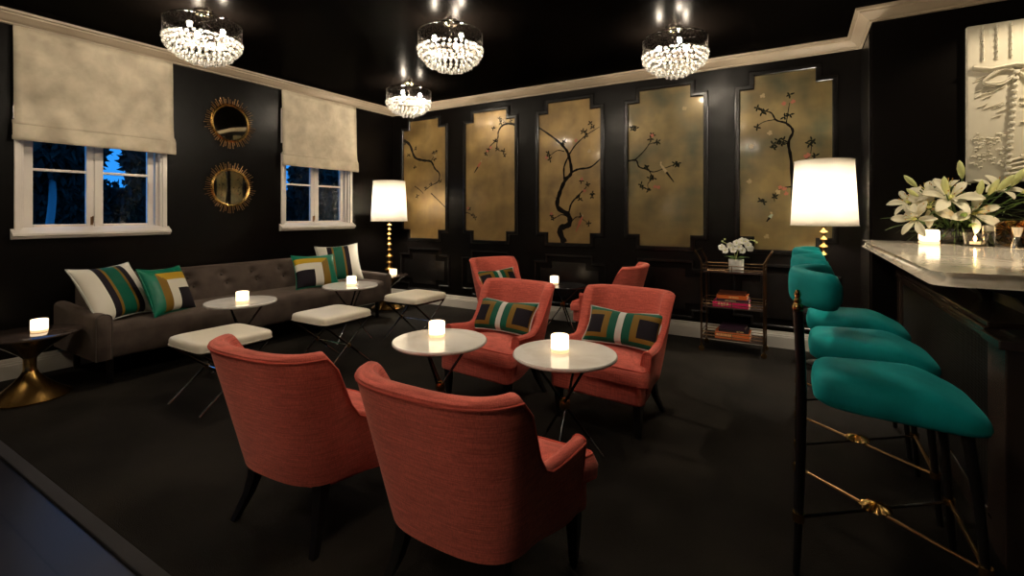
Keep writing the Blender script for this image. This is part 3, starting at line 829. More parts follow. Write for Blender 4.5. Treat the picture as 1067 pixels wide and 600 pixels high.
def place(o, loc, rz, tilt, roll=0):
    o.matrix_world = Matrix.Translation(loc) @ Matrix.Rotation(rz, 4, 'Z') @ Matrix.Rotation(tilt, 4, 'X') @ Matrix.Rotation(roll, 4, 'Y')
    o.location, o.rotation_euler = o.matrix_world.to_translation(), o.matrix_world.to_euler()
LUM = ['green lumbar cushion with white centre stripe on the chair behind the left marble table',
       'green lumbar cushion with white centre stripe on the chair behind the right marble table',
       'green and ochre lumbar cushion on the far left chair by the back wall']
lum0 = None
for k, ci in enumerate((2, 3, 4)):
    _, (x, y), rz = CHAIRS[ci]; rz = R(rz)
    if lum0 is None: lum0 = o = make_pillow('lumbar_pillow', LUM[0], .53, .255, .12, pat_lumbar, PM[:4] + [M['fig_grey']], group='lumbar cushions on the coral chairs', dent=.04)
    else: o = dup(lum0, LUM[k])
    off = Matrix.Rotation(rz, 4, 'Z') @ Vector(((.015, -.025, .02)[k], -.01, 0))
    place(o, (x + off.x, y + off.y, .43), rz, R(34), R((1, 0, 2)[k]))
o = make_pillow('throw_pillow', 'large ivory pillow with green, ochre and charcoal stripes leaning on the near sofa arm', .50, .50, .17, pat_stripe, PM, group='pillows on the sofa'); place(o, (.70, -3.555, .455), R(-68), R(35), R(1))
o = make_pillow('throw_pillow', 'shiny green pillow with a charcoal corner square beside the large striped pillow', .44, .42, .15, pat_corner_m, PC, group='pillows on the sofa'); place(o, (.745, -3.245, .445), R(-64), R(25), R(-2))
o = make_pillow('throw_pillow', 'green pillow with yellow bands round a charcoal square, at the far sofa end', .47, .43, .15, pat_corner, PC, group='pillows on the sofa'); place(o, (.66, -1.79, .455), R(-110), R(35), R(-1))
o = make_pillow('throw_pillow', 'ivory pillow with green and charcoal stripes behind the yellow banded pillow', .52, .51, .15, pat_stripe, PM, group='pillows on the sofa'); place(o, (.44, -1.29, .45), R(-122), R(31), R(4))

# ------------------------------------------------------------------ sofa
def make_sofa():
    y0, y1, xf = -3.83, -.90, .86; yc = (y0 + y1) / 2
    t = thing('sofa', 'long taupe velvet sofa with button-tufted back under the windows', 'sofa', (0, yc, 0))
    L = y1 - y0; a = .095; hl = L / 2
    # seat: tufted front and top, one long bench
    rows = []
    prof = [(.80, .20), (.845, .205), (.858, .23), (.862, .30), (.862, .38), (.855, .425), (.83, .448), (.76, .456), (.66, .458), (.5, .458), (.3, .452), (.12, .45)]
    ny = 120
    BX = [(-hl + a + (k + .5) * (L - 2 * a) / 9) for k in range(9)]
    for i in range(ny + 1):
        y = lerp(-hl + a, hl - a, i / ny); row = []
        for q, (x, z) in enumerate(prof):
            d = 0
            for by in BX:
                if 2 <= q <= 5: d = max(d, .022 * math.exp(-((y - by) / .05) ** 2 - ((z - .34) / .04) ** 2))
                if 6 <= q: d = max(d, .022 * math.exp(-((y - by) / .06) ** 2 - ((x - .62) / .06) ** 2))
            nx, nz = (1, 0) if q <= 5 else (0, 1)
            row.append((x - d * nx, y, z - d * nz))
        rows.append(row)
    b = MB(); b.grid(rows); b.box2((.12, -hl + a, .20), (.80, hl - a, .44)); b.build('seat', M['taupe'], t, angle=70)
    # back: leaning, tufted
    rows = []; nz = 22
    bt = [(-hl + .30 + k * .315, .665) for k in range(9)] + [(-hl + .345 + k * .315, .575) for k in range(9)]
    for i in range(201):
        y = lerp(-hl + a + .04, hl - a * .4, i / 200); row = []
        for q in range(nz + 1):
            z = lerp(.43, .735, q / nz); x = lerp(.265, .185, q / nz)
            puff = .012 * math.sin(PI * q / nz)
            d = 0
            for by, bz in bt:
                if abs(y - by) < .12: d = max(d, .042 * math.exp(-((y - by) / .042) ** 2 - ((z - bz) / .038) ** 2))
            row.append((x + puff - d, y, z))
        for k in range(1, 7):
            an = PI * k / 6; row.append((.185 - .075 * (1 - math.cos(an)) , y, .735 + .028 * math.sin(an)))
        row.append((.035, y, .20))
        rows.append(row)
    b = MB(); b.grid(rows); o_ = len(rows[0])
    b.f += [tuple(range(o_)), tuple(200 * o_ + k for k in reversed(range(o_)))]; b.m += [0, 0]
    bk = b.build('backrest', M['taupe'], t, angle=70)
    vis = [(by, bz) for by, bz in bt if -hl + .1 < by < hl - .1]
    for by, bz in vis:
        x = lerp(.265, .185, (bz - .43) / .305) - .022
        b = MB(); b.sphere((x, by, bz), (.008, .014, .014), 8, 5); b.build('button', M['taupe_dark'], t)
    for s in (-1, 1):
        yy = s * (hl - a / 2)
        b = MB()
        # arm: slightly sloping block with a rounded top
        P = []
        for x, zt in ((.03, .565), (.10, .565), (.25, .555), (.45, .548), (.65, .545), (.80, .54), (.872, .538), (.885, .53)):
            sh = 0 if x < .88 else .012; row = []
            for k in range(9):
                an = PI * k / 8; row.append((x, yy + (a / 2 - sh) * math.cos(an), zt - .035 + (.035 - sh * .3) * math.sin(an)))
            row = [(x, yy + a / 2 - sh, .20 + sh)] + row + [(x, yy - a / 2 + sh, .20 + sh)]
            P.append(row)
        b.grid(P, close_v=True); m = len(P[0]); b.f += [tuple(range(m)), tuple(7 * m + k for k in reversed(range(m)))]; b.m += [0, 0]
        ar = b.build('arm', M['taupe'], t, angle=55)
        b = MB(); b.tube([(p[0] + .001, p[1], p[2]) for p in P[6]], .005, 6, closed=True); b.build('arm_piping', M['taupe_dark'], ar)
    for x in (.12, .76):
        for y in (-hl + .12, -hl / 3, hl / 3, hl - .12):
            b = MB(); b.lathe([(.016, 0), (.022, .01), (.026, .20)], 12, TR((x, y, 0))); b.build('leg', M['ebony'], t)
make_sofa()

# ------------------------------------------------------------------ X-leg stools
def make_stool(label):
    t = thing('bench_stool', label, 'stool', (0, 0, 0), group='ivory X-leg stools')
    b = MB(); sx, sy = .46, .50; P = []
    nx = 20
    def sup(k, hx, hy, e=8.5):
        a = 2 * PI * k / 56; c, s = math.cos(a), math.sin(a)
        return hx * math.copysign(abs(c) ** (2 / e), c), hy * math.copysign(abs(s) ** (2 / e), s)
    for ins, z in ((.012, .395), (.003, .400), (0, .41), (0, .438), (.006, .452), (.02, .459), (.06, .463), (.12, .466), (.2, .468)):
        P.append([(*sup(k, sx / 2 - ins, sy / 2 - ins), z) for k in range(56)])
    b.grid(P, close_v=True); b.f += [tuple(reversed(range(56))), tuple(8 * 56 + k for k in range(56))]; b.m += [0, 0]
    c = b.build('seat_pad', M['white_leather'], t, angle=60)
    b = MB(); b.tube([(*sup(k, sx / 2 + .001, sy / 2 + .001), .408) for k in range(56)], .004, 6, closed=True); b.build('seam', M['white_leather'], c)
    b = MB(); b.box((0, 0, .386), (sx - .07, sy - .07, .02)); b.build('seat_frame', M['dark_steel'], t, smooth=False)
    for x in (-.20, .20):
        for s in (-1, 1):
            ox = .008 * s
            b = MB(); b.tube([(x + ox, s * .235, 0.004), (x + ox, -s * .225, .385)], .0085, 10)
            lg = b.build('leg', M['dark_steel'], t)
            b = MB(); p0, p1 = Vector((x + ox, s * .235, 0.0)), Vector((x + ox, -s * .225, .385))
            b.tube([p0, p0.lerp(p1, .30)], .0095, 10); b.build('leg_sleeve', M['chrome'], lg)
        b = MB(); b.sphere((x, .004, .195), .019, 12, 8); b.build('joint', M['brass_dark'], t)
    b = MB(); b.tube([(-.20, .004, .195), (.20, .004, .195)], .007, 8); b.build('stretcher', M['chrome'], t)
    return t
ST = [('ivory X-leg stool nearest the viewer, in front of the near end of the sofa', (1.83, -3.45, 0)),
      ('ivory X-leg stool between the two white tables by the sofa', (1.86, -2.56, 0)),
      ('ivory X-leg stool furthest back, near the corner lamp', (1.86, -1.53, 0))]
s0 = make_stool(ST[0][0]); s0.location = ST[0][1]
for lb, lc in ST[1:]: dup(s0, lb, lc)

# ------------------------------------------------------------------ small marble tables on crossed rods
def make_table(label, top_m, r=.27, h=.56):
    t = thing('cocktail_table', label, 'table', (0, 0, 0), group='round tables on crossed rods')
    b = MB(); b.lathe([(r - .03, h - .024), (r - .008, h - .020), (r, h - .013), (r, h - .006), (r - .005, h), (.001, h)], 64)
    b.build('tabletop', top_m, t, angle=50)
    b = MB(); b.lathe([(.15, h - .036), (.15, h - .022)], 32); b.build('top_plate', M['dark_steel'], t)
    for k in range(3):
        a = R(90 + 120 * k); d = Vector((math.cos(a), math.sin(a), 0)); e = Vector((-d.y, d.x, 0)) * .012
        p0, p1, p2 = d * .205 + e + Vector((0, 0, .004)), e + Vector((0, 0, .29)), -d * .17 + e + Vector((0, 0, h - .03))
        b = MB(); b.tube([p0, p1, p2], .0075, 10)
        lg = b.build('leg', M['dark_steel'], t)
        b = MB(); b.tube([p0, p0.lerp(p1, .35)], .0082, 10); b.build('leg_sleeve', M['chrome'], lg)
    b = MB(); b.lathe([(.012, -.03), (.024, -.022), (.028, 0), (.024, .022), (.012, .03)], 16, TR((0, 0, .292))); b.build('joint', M['brass'], t)
    return t
TB = [('round white marble table in front of the left chair facing us', (3.486, -3.11), 20), ('round white marble table in front of the right chair facing us', (4.21, -2.98), 65),
      ('round white table at the near end of the sofa', (1.29, -3.01), 40), ('round white table at the far end of the sofa', (1.345, -1.93), -50)]
t0 = make_table(TB[0][0], M['marble'])
for i, (lb, (x, y), a) in enumerate(TB):
    q = t0 if i == 0 else dup(t0, lb)
    q.location = (x, y, 0); q.rotation_euler = (0, 0, R(a))
q = make_table('small round black table between the two chairs at the back wall', M['black_top'], .25, .50); q.location = (3.03, -.45, 0); q['group'] = 'back wall table'

# hourglass pedestal tables
def make_pedestal(label):
    t = thing('pedestal_table', label, 'side table', (0, 0, 0), group='brass hourglass side tables')
    b = MB(); b.lathe([(.215, 0), (.222, .004), (.222, .010), (.20, .024), (.14, .066), (.085, .118), (.05, .162), (.040, .185)], 64); b.build('base_cone', M['gold_cone'], t, angle=50)
    b = MB(); b.lathe([(.040, .183), (.036, .20), (.036, .262), (.040, .28)], 40); b.build('neck', M['brass'], t)
    b = MB(); b.lathe([(.040, .278), (.06, .30), (.12, .35), (.20, .405), (.235, .43)], 64); b.build('upper_cone', M['bronze_top'], t)  # brass cone coloured dark for the dark room it reflects
    b = MB(); b.lathe([(.22, .428), (.262, .432), (.268, .438), (.268, .446), (.262, .450), (.001, .450)], 64); b.build('tabletop', M['bronze_top'], t, angle=40)
    return t
p0 = make_pedestal('brass hourglass side table with dark top at the near end of the sofa'); p0.location = (.64, -4.12, 0)
dup(p0, 'brass hourglass side table in the corner under the tall lamp', (.44, -.52, 0))
# candles
def make_candle(label, r=.047, h=.088):
    t = thing('candle', label, 'candle', (0, 0, 0), group='lit candles in frosted glass')
    b = MB(); b.lathe([(r - .003, 0), (r, .004), (r, h * .2)], 32); b.build('glass_foot', M['candle_base'], t)
    b = MB(); b.lathe([(r, h * .2), (r, h - .003), (r - .003, h), (r - .006, h - .002), (r - .008, h - .012), (.001, h - .012)], 32); b.build('glowing_cup', M['candle_glow'], t, angle=50)
    return t
CD = [('lit candle on the left of the two front marble tables', (3.425, -3.065, .56)), ('lit candle on the right of the two front marble tables', (4.18, -2.975, .56)),
      ('lit candle on the white table at the near end of the sofa', (1.36, -3.04, .56)), ('lit candle on the white table at the far end of the sofa', (1.36, -1.93, .56)),
      ('lit candle on the dark side table at the left edge', (.655, -4.075, .45)), ('lit candle on the corner side table beside the brass lamp', (.575, -.56, .45)),
      ('lit candle on the small black table at the back wall', (2.92, -.44, .50))]
c0 = make_candle(CD[0][0]); c0.location = CD[0][1]
for lb, lc in CD[1:]: dup(c0, lb, lc)

# lamps
def make_lamp(label, stem):
    t = thing('table_lamp', label, 'lamp', (0, 0, 0), group='brass lamps with white shades')
    prof = [(.075, 0), (.078, .006), (.07, .014), (.03, .022), (.014, .034)]
    z = .04
    for h, r in [(.10, .052), (.085, .038), (.085, .042), (.075, .030), (.075, .034), (.07, .026), (.065, .028), (.06, .022), (.06, .024), (.05, .020)]:
        prof += [(.010, z), (r * .95, z + h * .16), (r * 1.38, z + h * .36), (r * 1.1, z + h * .54), (r * .45, z + h * .72), (.010, z + h * .95)]; z += h
    prof += [(.008, z), (.008, stem + .10)]
    b = MB(); b.lathe(prof, 28); b.build('turned_stem', M['brass'], t, angle=60)
    zb, zt = stem, stem + .545
    b = MB(); b.lathe([(.245, zb), (.215, zt)], 56, caps=False)
    s = b.build('lamp_shade', M['lampshade'], t); md = s.modifiers.new('thick', 'SOLIDIFY'); md.thickness = .002
    b = MB()
    for rr, zz in ((.246, zb), (.216, zt)): b.tube([(rr * math.cos(2 * PI * k / 56), rr * math.sin(2 * PI * k / 56), zz) for k in range(56)], .004, 6, closed=True)
    for k in range(3): b.tube([(0, 0, zt - .03), (.214 * math.cos(2.1 * k), .214 * math.sin(2.1 * k), zt - .006)], .0025, 5)
    b.tube([(0, 0, stem + .09), (0, 0, zt - .03)], .004, 6)
    b.build('shade_rim', M['fig_white'], s)
    for k in range(2):
        b = MB(); b.sphere((.045 * (1 if k else -1), 0, zb + .24), (.028, .028, .04), 10, 8); b.build('bulb', M['lamp_bulb'], t)
    return t
l0 = make_lamp('tall brass lamp with white shade on the corner side table, left of the gold panels', .735); l0.location = (.44, -.50, .45)
dup(l0, 'tall brass lamp with white shade behind the teal bar stools', (5.44, -.42, .45))
t = thing('lamp_table', 'small black round table under the right lamp, behind the bar stools', 'side table', (5.44, -.42, 0))
b = MB(); b.lathe([(.13, 0), (.13, .012), (.02, .03), (.018, .42), (.05, .43)], 32); b.build('pedestal', M['ebony'], t)
b = MB(); b.lathe([(.17, .428), (.175, .432), (.175, .446), (.17, .45), (.001, .45)], 48); b.build('tabletop', M['ebony'], t)

# ------------------------------------------------------------------ ceiling lights
def make_chandelier(label, loc):
    t = thing('chandelier', label, 'ceiling light', loc, group='crystal ceiling lights')
    b = MB(); b.lathe([(.062, 0), (.062, -.012), (.05, -.03), (.012, -.036), (.012, -.10)], 32); b.build('canopy', M['silver'], t, angle=50)
    b = MB(); b.lathe([(.262, -.10), (.262, -.215)], 64, caps=False); b.build('drum', M['drum'], t)
    b = MB()
    for z in (-.098, -.216): b.tube([(.262 * math.cos(2 * PI * k / 56), .262 * math.sin(2 * PI * k / 56), z) for k in range(56)], .005, 6, closed=True)
    for k in range(3): a = 2.1 * k; b.tube([(0, 0, -.08), (.26 * math.cos(a), .26 * math.sin(a), -.10)], .003, 5)
    b.tube([(0, 0, -.05), (0, 0, -.17)], .008, 8)
    b.build('frame', M['dark_steel'], t)
    for k in range(3):
        a = 2.1 * k + .9; b = MB(); b.sphere((.13 * math.cos(a), .13 * math.sin(a), -.145), (.018, .018, .024), 8, 6); b.build('bulb', M['bulb'], t)
    first = None; n = 0; stuff = MB(); rnd = random.Random(4)
    rings = [(.258, -.232, 36), (.250, -.268, 34), (.225, -.305, 30), (.19, -.335, 26), (.15, -.36, 20), (.11, -.378, 15), (.07, -.39, 10), (.03, -.396, 4)]
    for ri, (r, z, cnt) in enumerate(rings):
        for k in range(cnt):
            a = 2 * PI * (k + .5 * (ri % 2)) / cnt; p = (r * math.cos(a), r * math.sin(a), z + rnd.uniform(-.008, .008))
            if ri < 3 and n < 100:
                if first is None:
                    q = MB(); q.sphere((0, 0, 0), (.0165, .0165, .0175), 10, 7); first = q.build('bead', M['crystal'], t); o = first
                else:
                    o = first.copy(); COL.objects.link(o)
                o.location = p; n += 1
            else: stuff.sphere(p, (.0155, .0155, .019), 9, 6)
    so = stuff.build('bead_cluster', M['crystal'], t); so['kind'] = 'stuff'
    return t
ch = make_chandelier('crystal ceiling light nearest the left wall, above the striped blinds and mirrors', (1.306, -3.31, CEIL))
ch['label'] = 'crystal ceiling light in front of the larger roman shade, upper left'
dup(ch, 'crystal ceiling light in the middle of the ceiling, above the coral chairs', (2.82, -2.17, CEIL), 1.0)
dup(ch, 'crystal ceiling light on the right, above the gold panel with the long-tailed bird', (4.36, -1.09, CEIL), 2.2)
dup(ch, 'smallest looking crystal ceiling light, in the far left corner of the room', (1.27, -1.0, CEIL), 4.0)
dup(ch, 'added unseen crystal ceiling light over the front pair of coral chairs', (4.36, -3.31, CEIL), 5.0)  # completes the grid out of view, added to light the front chairs

dup(ch, 'added crystal ceiling light behind the viewer, left', (1.31, -5.6, CEIL), 1.5)  # unseen, added to light the chair backs
dup(ch, 'added crystal ceiling light behind the viewer, right', (4.36, -5.9, CEIL), 2.5)  # second unseen ceiling light added for the chair backs
for k, (x, y, lb) in enumerate([(2.75, -6.45, 'left of two'), (4.35, -6.6, 'right of two')]):  # unseen lamps on tables, added as fill for the chair backs
    dup(l0, f'added brass lamp with white shade behind the viewer, {lb}', (x, y, .45)); dup(p0, f'added brass hourglass table behind the viewer, {lb}', (x, y, -.012))

# ------------------------------------------------------------------ sunburst mirrors
def make_mirror(label, z):
    t = thing('sunburst_mirror', label, 'mirror', (0, -2.405, z), group='sunburst mirrors')
    T = TR((0, 0, 0), (0, R(90), 0))
    b = MB(); b.lathe([(.19, .004), (.19, .02), (.10, .0225), (.001, .0235)], 56, T); b.build('mirror_glass', M['mirror'], t, angle=60)
    b = MB()
    for rr, q, x in ((.190, .012, .022), (.203, .006, .020)): b.tube([(x, rr * math.cos(2 * PI * k / 64), rr * math.sin(2 * PI * k / 64)) for k in range(64)], q, 8, closed=True)
    b.lathe([(.18, .001), (.205, .001), (.205, .014), (.18, .014)], 48, T, caps=False)
    b.build('frame_ring', M['brass'], t)
    b = MB(); rnd = random.Random(2)
    for k in range(64):
        a = 2 * PI * k / 64; ln = rnd.choice((.235, .252, .27)); x = .012 + (k % 2) * .010
        d = Vector((0, math.cos(a), math.sin(a)))
        b.tube([Vector((x, 0, 0)) + d * .195, Vector((x + .002, 0, 0)) + d * ln], [.0048, .0030], 6); b.sphere(Vector((x + .002, 0, 0)) + d * ln, .0048, 6, 4)
    b.build('rays', M['brass_dark'], t)
    return t
make_mirror('upper round sunburst mirror with gold spiked frame between the two windows', 2.257)
make_mirror('lower round sunburst mirror with gold spiked frame between the two windows', 1.564)

# ------------------------------------------------------------------ bar
BX0, BY0 = 5.695, -3.04
t = thing('bar_counter', 'black bar with a thick pale marble top at the right edge', 'bar', (7.0, -2.0, 0))
def loc(b, p): return b
TB_ = TR((-7.0, 2.0, 0))
b = MB()
cr = .022
pl = [(8.2, BUMP_Y - .002), (BX0, BUMP_Y - .002)]
for q in range(7): a = R(180 + 90 * q / 6); pl.append((BX0 + cr + cr * math.cos(a), BY0 + cr + cr * math.sin(a)))
pl += [(8.2, BY0)]
pl = pl[::-1]
rows = []
for o_, z in ((-.022, 1.032), (-.006, 1.036), (0, 1.046), (.002, 1.056), (0, 1.068), (-.008, 1.077), (-.02, 1.08)):
    rows.append([(x, y, z) for x, y in offset_poly(pl, o_)])
b.grid(rows, close_v=True, T=TB_); n = len(pl); b.f += [tuple(reversed(range(n))), tuple(6 * n + k for k in range(n))]; b.m += [0, 0]
b.build('marble_top', M['bar_marble'], t, angle=50)
b = MB(); b.box2((6.06, -2.85, .86), (8.2, BUMP_Y - .003, 1.032), TB_); b.box2((5.92, -2.85, 0), (8.2, BUMP_Y - .003, .84), TB_)
b.build('body', M['bar_black'], t, smooth=False, bevel=.006)
b = MB(); b.box2((5.885, -2.70, .838), (6.09, BUMP_Y - .003, .862), TB_); b.box2((5.875, -2.70, .812), (5.94, BUMP_Y - .003, .838), TB_); b.box2((5.90, -2.70, .775), (5.94, BUMP_Y - .003, .80), TB_)
b.box2((5.89, -2.87, .0), (5.96, -2.72, .80), TB_); b.box2((5.865, -2.90, .795), (6.0, -2.70, .83), TB_); b.box2((5.90, -2.70, .08), (5.94, -2.64, .78), TB_)
b.box2((5.89, BUMP_Y - .12, 0), (5.94, BUMP_Y - .003, .80), TB_); b.box2((5.90, -2.72, 0), (5.95, BUMP_Y - .1, .10), TB_)
b.build('mouldings', M['bar_trim'], t, smooth=False, bevel=.005)
b = MB(); b.box2((5.910, -2.64, .10), (5.925, BUMP_Y - .12, .775), TB_); b.build('front_panel', M['reed'], t, smooth=False)
for y in (-2.70, -2.05, -1.40, -.80):
    b = MB(); pr = [(.0, .0), (.0, -.19), (-.03, -.19), (-.05, -.13), (-.10, -.07), (-.18, -.045), (-.20, -.03), (-.20, 0)]
    b.prism(pr, -.03, .03, TB_ @ TR((6.06, y, 1.032), (R(90), 0, 0))); b.build('bracket', M['bar_black'], t, smooth=False, bevel=.004)

# bar stools
def make_barstool(label):
    """faces +x"""
    t = thing('bar_stool', label, 'bar stool', (0, 0, 0), group='teal velvet bar stools')
    def sup(k, n, x0, x1, hyb, hyf, e, ins=0):
        a = 2 * PI * k / n; c, s = math.cos(a), math.sin(a)
        u = math.copysign(abs(c) ** (2 / e), c); v = math.copysign(abs(s) ** (2 / e), s)
        x = (x0 + x1) / 2 + u * ((x1 - x0) / 2 - ins); hy = lerp(hyb, hyf, (u + 1) / 2)
        return x, v * (hy - ins)
    b = MB(); P = []; n = 64
    for ins, z in ((.05, .592), (.018, .597), (.004, .608), (0, .632), (.003, .660), (.010, .682), (.026, .697), (.06, .707), (.11, .712), (.18, .714)):
        row = []
        for k in range(n):
            x, y = sup(k, n, -.195, .285, .185, .24, 5.0, ins)
            dz = -.06 * sstep(.10, .30, x) * (z - .592) / .12 + .006 * sstep(-.05, -.25, x)
            row.append((x, y, z + dz))
        P.append(row)
    b.grid(P, close_v=True); b.f += [tuple(reversed(range(n))), tuple(9 * n + k for k in range(n))]; b.m += [0, 0]
    b.build('seat', M['teal'], t, angle=70)
    # curved padded back
    P = []; hw = .225
    m = 24
    for i in range(m + 1):
        s = -1 + 2 * i / m; an = s * R(56)
        cx, cy = .045 - .0, 0
        rx, ry = .285, .262
        c = Vector((cx - rx * math.cos(an), ry * math.sin(an), 0)); nn = Vector((math.cos(an) / rx, -math.sin(an) / ry, 0)).normalized()
        k_end = (1 - max(0, (abs(s) - .86) / .14) ** 2.2 * .55); row = []
        hh = .066 * k_end; th = .032 * k_end
        for q in range(16):
            a = 2 * PI * q / 16; ca, sa = math.cos(a), math.sin(a)
            row.append(c + nn * (th * math.copysign(abs(ca) ** .6, ca)) + Vector((0, 0, 1.0 + .010 * math.cos(an) + hh * math.copysign(abs(sa) ** .6, sa))))
        P.append(row)
    b = MB(); b.grid(P, close_v=True)
    for base, rev in ((0, False), (m * 16, True)):
        cc = sum((Vector(P[0 if not rev else m][q]) for q in range(16)), Vector()) / 16; b.v.append(cc); ci = len(b.v) - 1
        for q in range(16): b.f.append((base + q, base + (q + 1) % 16, ci)); b.m.append(0)
    b.build('backrest', M['teal'], t, angle=75)
    for s in (-1, 1):
        # back leg runs up to the pad
        b = MB(); b.tube(catmull([(-.245, s * .205, .002), (-.232, s * .182, .35), (-.228, s * .176, .66), (-.240, s * .178, .935)], 6), [.011 + .005 * min(1, k / 6) for k in range(19)], 12)
        lg = b.build('back_leg', M['ebony'], t)
        b = MB(); b.lathe([(.019, -.016), (.019, .016)], 14, TR((-.2375, s * .192, .20))); b.build('collar', M['brass'], lg)
        b = MB(); b.sphere((-.240, s * .180, .945), .019, 14, 9); b.lathe([(.008, 0), (.013, .012), (.008, .022), (.012, .034), (.006, .05)], 12, TR((-.240, s * .180, .958))); b.build('finial', M['brass'], t)
        b = MB(); b.tube([(.262, s * .215, .002), (.235, s * .195, .40), (.21, s * .185, .60)], [.011, .014, .017], 12)
        lg = b.build('front_leg', M['ebony'], t)
        b = MB(); b.lathe([(.018, -.013), (.018, .013)], 14, TR((.249, s * .206, .20))); b.build('collar', M['brass'], lg)
    b = MB(); b.tube([(-.2375, .192, .20), (.249, -.206, .20)], .0058, 8); b.build('brace', M['brass_dark'], t)
    b = MB(); b.tube([(-.2375, -.192, .198), (.249, .206, .198)], .0058, 8); b.build('brace', M['dark_steel'], t)
    b = MB(); b.tube([(.249, -.206, .20), (.249, .206, .20)], .0075, 8); b.build('foot_rail', M['brass_dark'], t)
    b = MB(); rows = []
    for rr, z in ((.001, .014), (.018, .013), (.040, .008), (.047, .002), (.040, -.004), (.001, -.008)):
        rows.append([(.005 + rr * (1 + (.10 if rr > .02 else 0) * math.cos(12 * a)) * math.cos(a), rr * (1 + (.10 if rr > .02 else 0) * math.cos(12 * a)) * math.sin(a), .205 + z * (1 + .4 * math.cos(12 * a))) for a in [2 * PI * k / 72 for k in range(72)]])
    b.grid(rows, close_v=True); b.build('rosette', M['brass'], t, angle=60)
    return t
BS = [('teal velvet bar stool nearest the viewer, its whole seat in view', (5.49, -3.07, 0)), ('middle of the three teal velvet bar stools along the bar', (5.49, -2.45, 0)), ('teal velvet bar stool furthest away along the bar', (5.49, -1.83, 0))]
q = make_barstool(BS[0][0]); q.location = BS[0][1]
for lb, lc in BS[1:]: dup(q, lb, lc)

# ------------------------------------------------------------------ things on the bar
t = thing('candle', 'broad lit pillar candle on the marble bar, in front of the lilies', 'candle', (6.0, -1.10, 1.08))
b = MB(); b.rbox((0, 0, .012), (.098, .098, .022), .008, 3); b.build('glass_foot', M['candle_base'], t)
b = MB(); b.rbox((0, 0, .060), (.098, .098, .074), .012, 3); b.build('glowing_cup', M['candle_glow'], t)
t = thing('votive_holder', 'low clear glass holder with a burning tealight on the bar', 'candle holder', (6.20, -1.21, 1.08))
b = MB(); b.lathe([(.046, 0), (.052, .01), (.062, .085), (.056, .085), (.047, .014), (.001, .012)], 36); b.build('glass_bowl', M['clear_glass'], t, angle=60)
b = MB(); b.lathe([(.026, .014), (.026, .032), (.001, .032)], 24); b.build('tealight', M['candle_base'], t)
b = MB(); b.lathe([(.001, .034), (.008, .044), (.007, .054), (.001, .070)], 12); b.build('flame', M['flame'], t)
t = thing('glass_tumbler', 'small upright square clear glass beside the tealight holder on the bar', 'glass', (6.25, -1.26, 1.08))
b = MB(); b.rbox((0, 0, .066), (.050, .050, .132), .006, 2); b.build('glass_body', M['clear_glass'], t)
b = MB(); b.rbox((0, 0, .112), (.042, .042, .034), .004, 2); b.build('cream_filling', M['fig_white'], t)
t = thing('glass_decanter', 'round amber cut-glass decanter at the right end of the bar', 'decanter', (6.40, -1.19, 1.08))
b = MB()
for dx, dy in ((-.042, .0), (.038, .01)):
    T = TR((dx, dy, .084), (R(90), 0, R(12 + 300 * dx)), (.86, .86, .86))
    b.lathe([(.001, -.035), (.06, -.038), (.088, -.026), (.095, 0), (.088, .026), (.06, .038), (.001, .035)], 40, T)
    for k in range(14):
        a = 2 * PI * k / 14; b.tube([T @ Vector((.03 * math.cos(a), .03 * math.sin(a), -.039)), T @ Vector((.086 * math.cos(a + .5), .086 * math.sin(a + .5), -.029))], .004, 5)
b.build('flask_body', M['amber_glass'], t, angle=50)
t = thing('jigger', 'silver double-cone cocktail jigger in front of the amber decanter', 'jigger', (6.335, -1.40, 1.08))
b = MB(); b.lathe([(.030, 0), (.0305, .002), (.017, .062), (.012, .070), (.016, .078), (.026, .124), (.024, .124), (.014, .080), (.001, .078)], 32); b.build('jigger_body', M['silver'], t, angle=50)

for k, (x, y, ty, tz) in enumerate([(6.95, -1.25, -.70, 1.95), (6.9, -2.6, -2.0, 1.10)]):  # two spots added out of view to brighten relief and bar
    t = thing('added_downlight', ['added unseen spotlight brightening the plaster relief', 'added unseen spotlight brightening the marble bar'][k], 'spotlight', (x, y, CEIL))
    b = MB(); b.lathe([(.055, 0), (.055, -.008), (.042, -.010), (.040, -.002)], 28, caps=False); b.build('trim_ring', M['dark_steel'], t)
    b = MB(); b.lathe([(.040, -.002), (.040, -.0035)], 24); b.build('lens', M['lens'], t)
    ld = bpy.data.lights.new('spot', 'SPOT'); ld.energy = (38, 120)[k]; ld.color = (1, .82, .58); ld.spot_size = R(62); ld.spot_blend = .6; ld.shadow_soft_size = .04
    lo = bpy.data.objects.new('added_spot', ld); COL.objects.link(lo); lo.parent = t; lo.location = (0, 0, -.02)
    lo.rotation_euler = (Vector((6.3, ty, tz)) - Vector((x, y, CEIL))).to_track_quat('-Z', 'Y').to_euler()

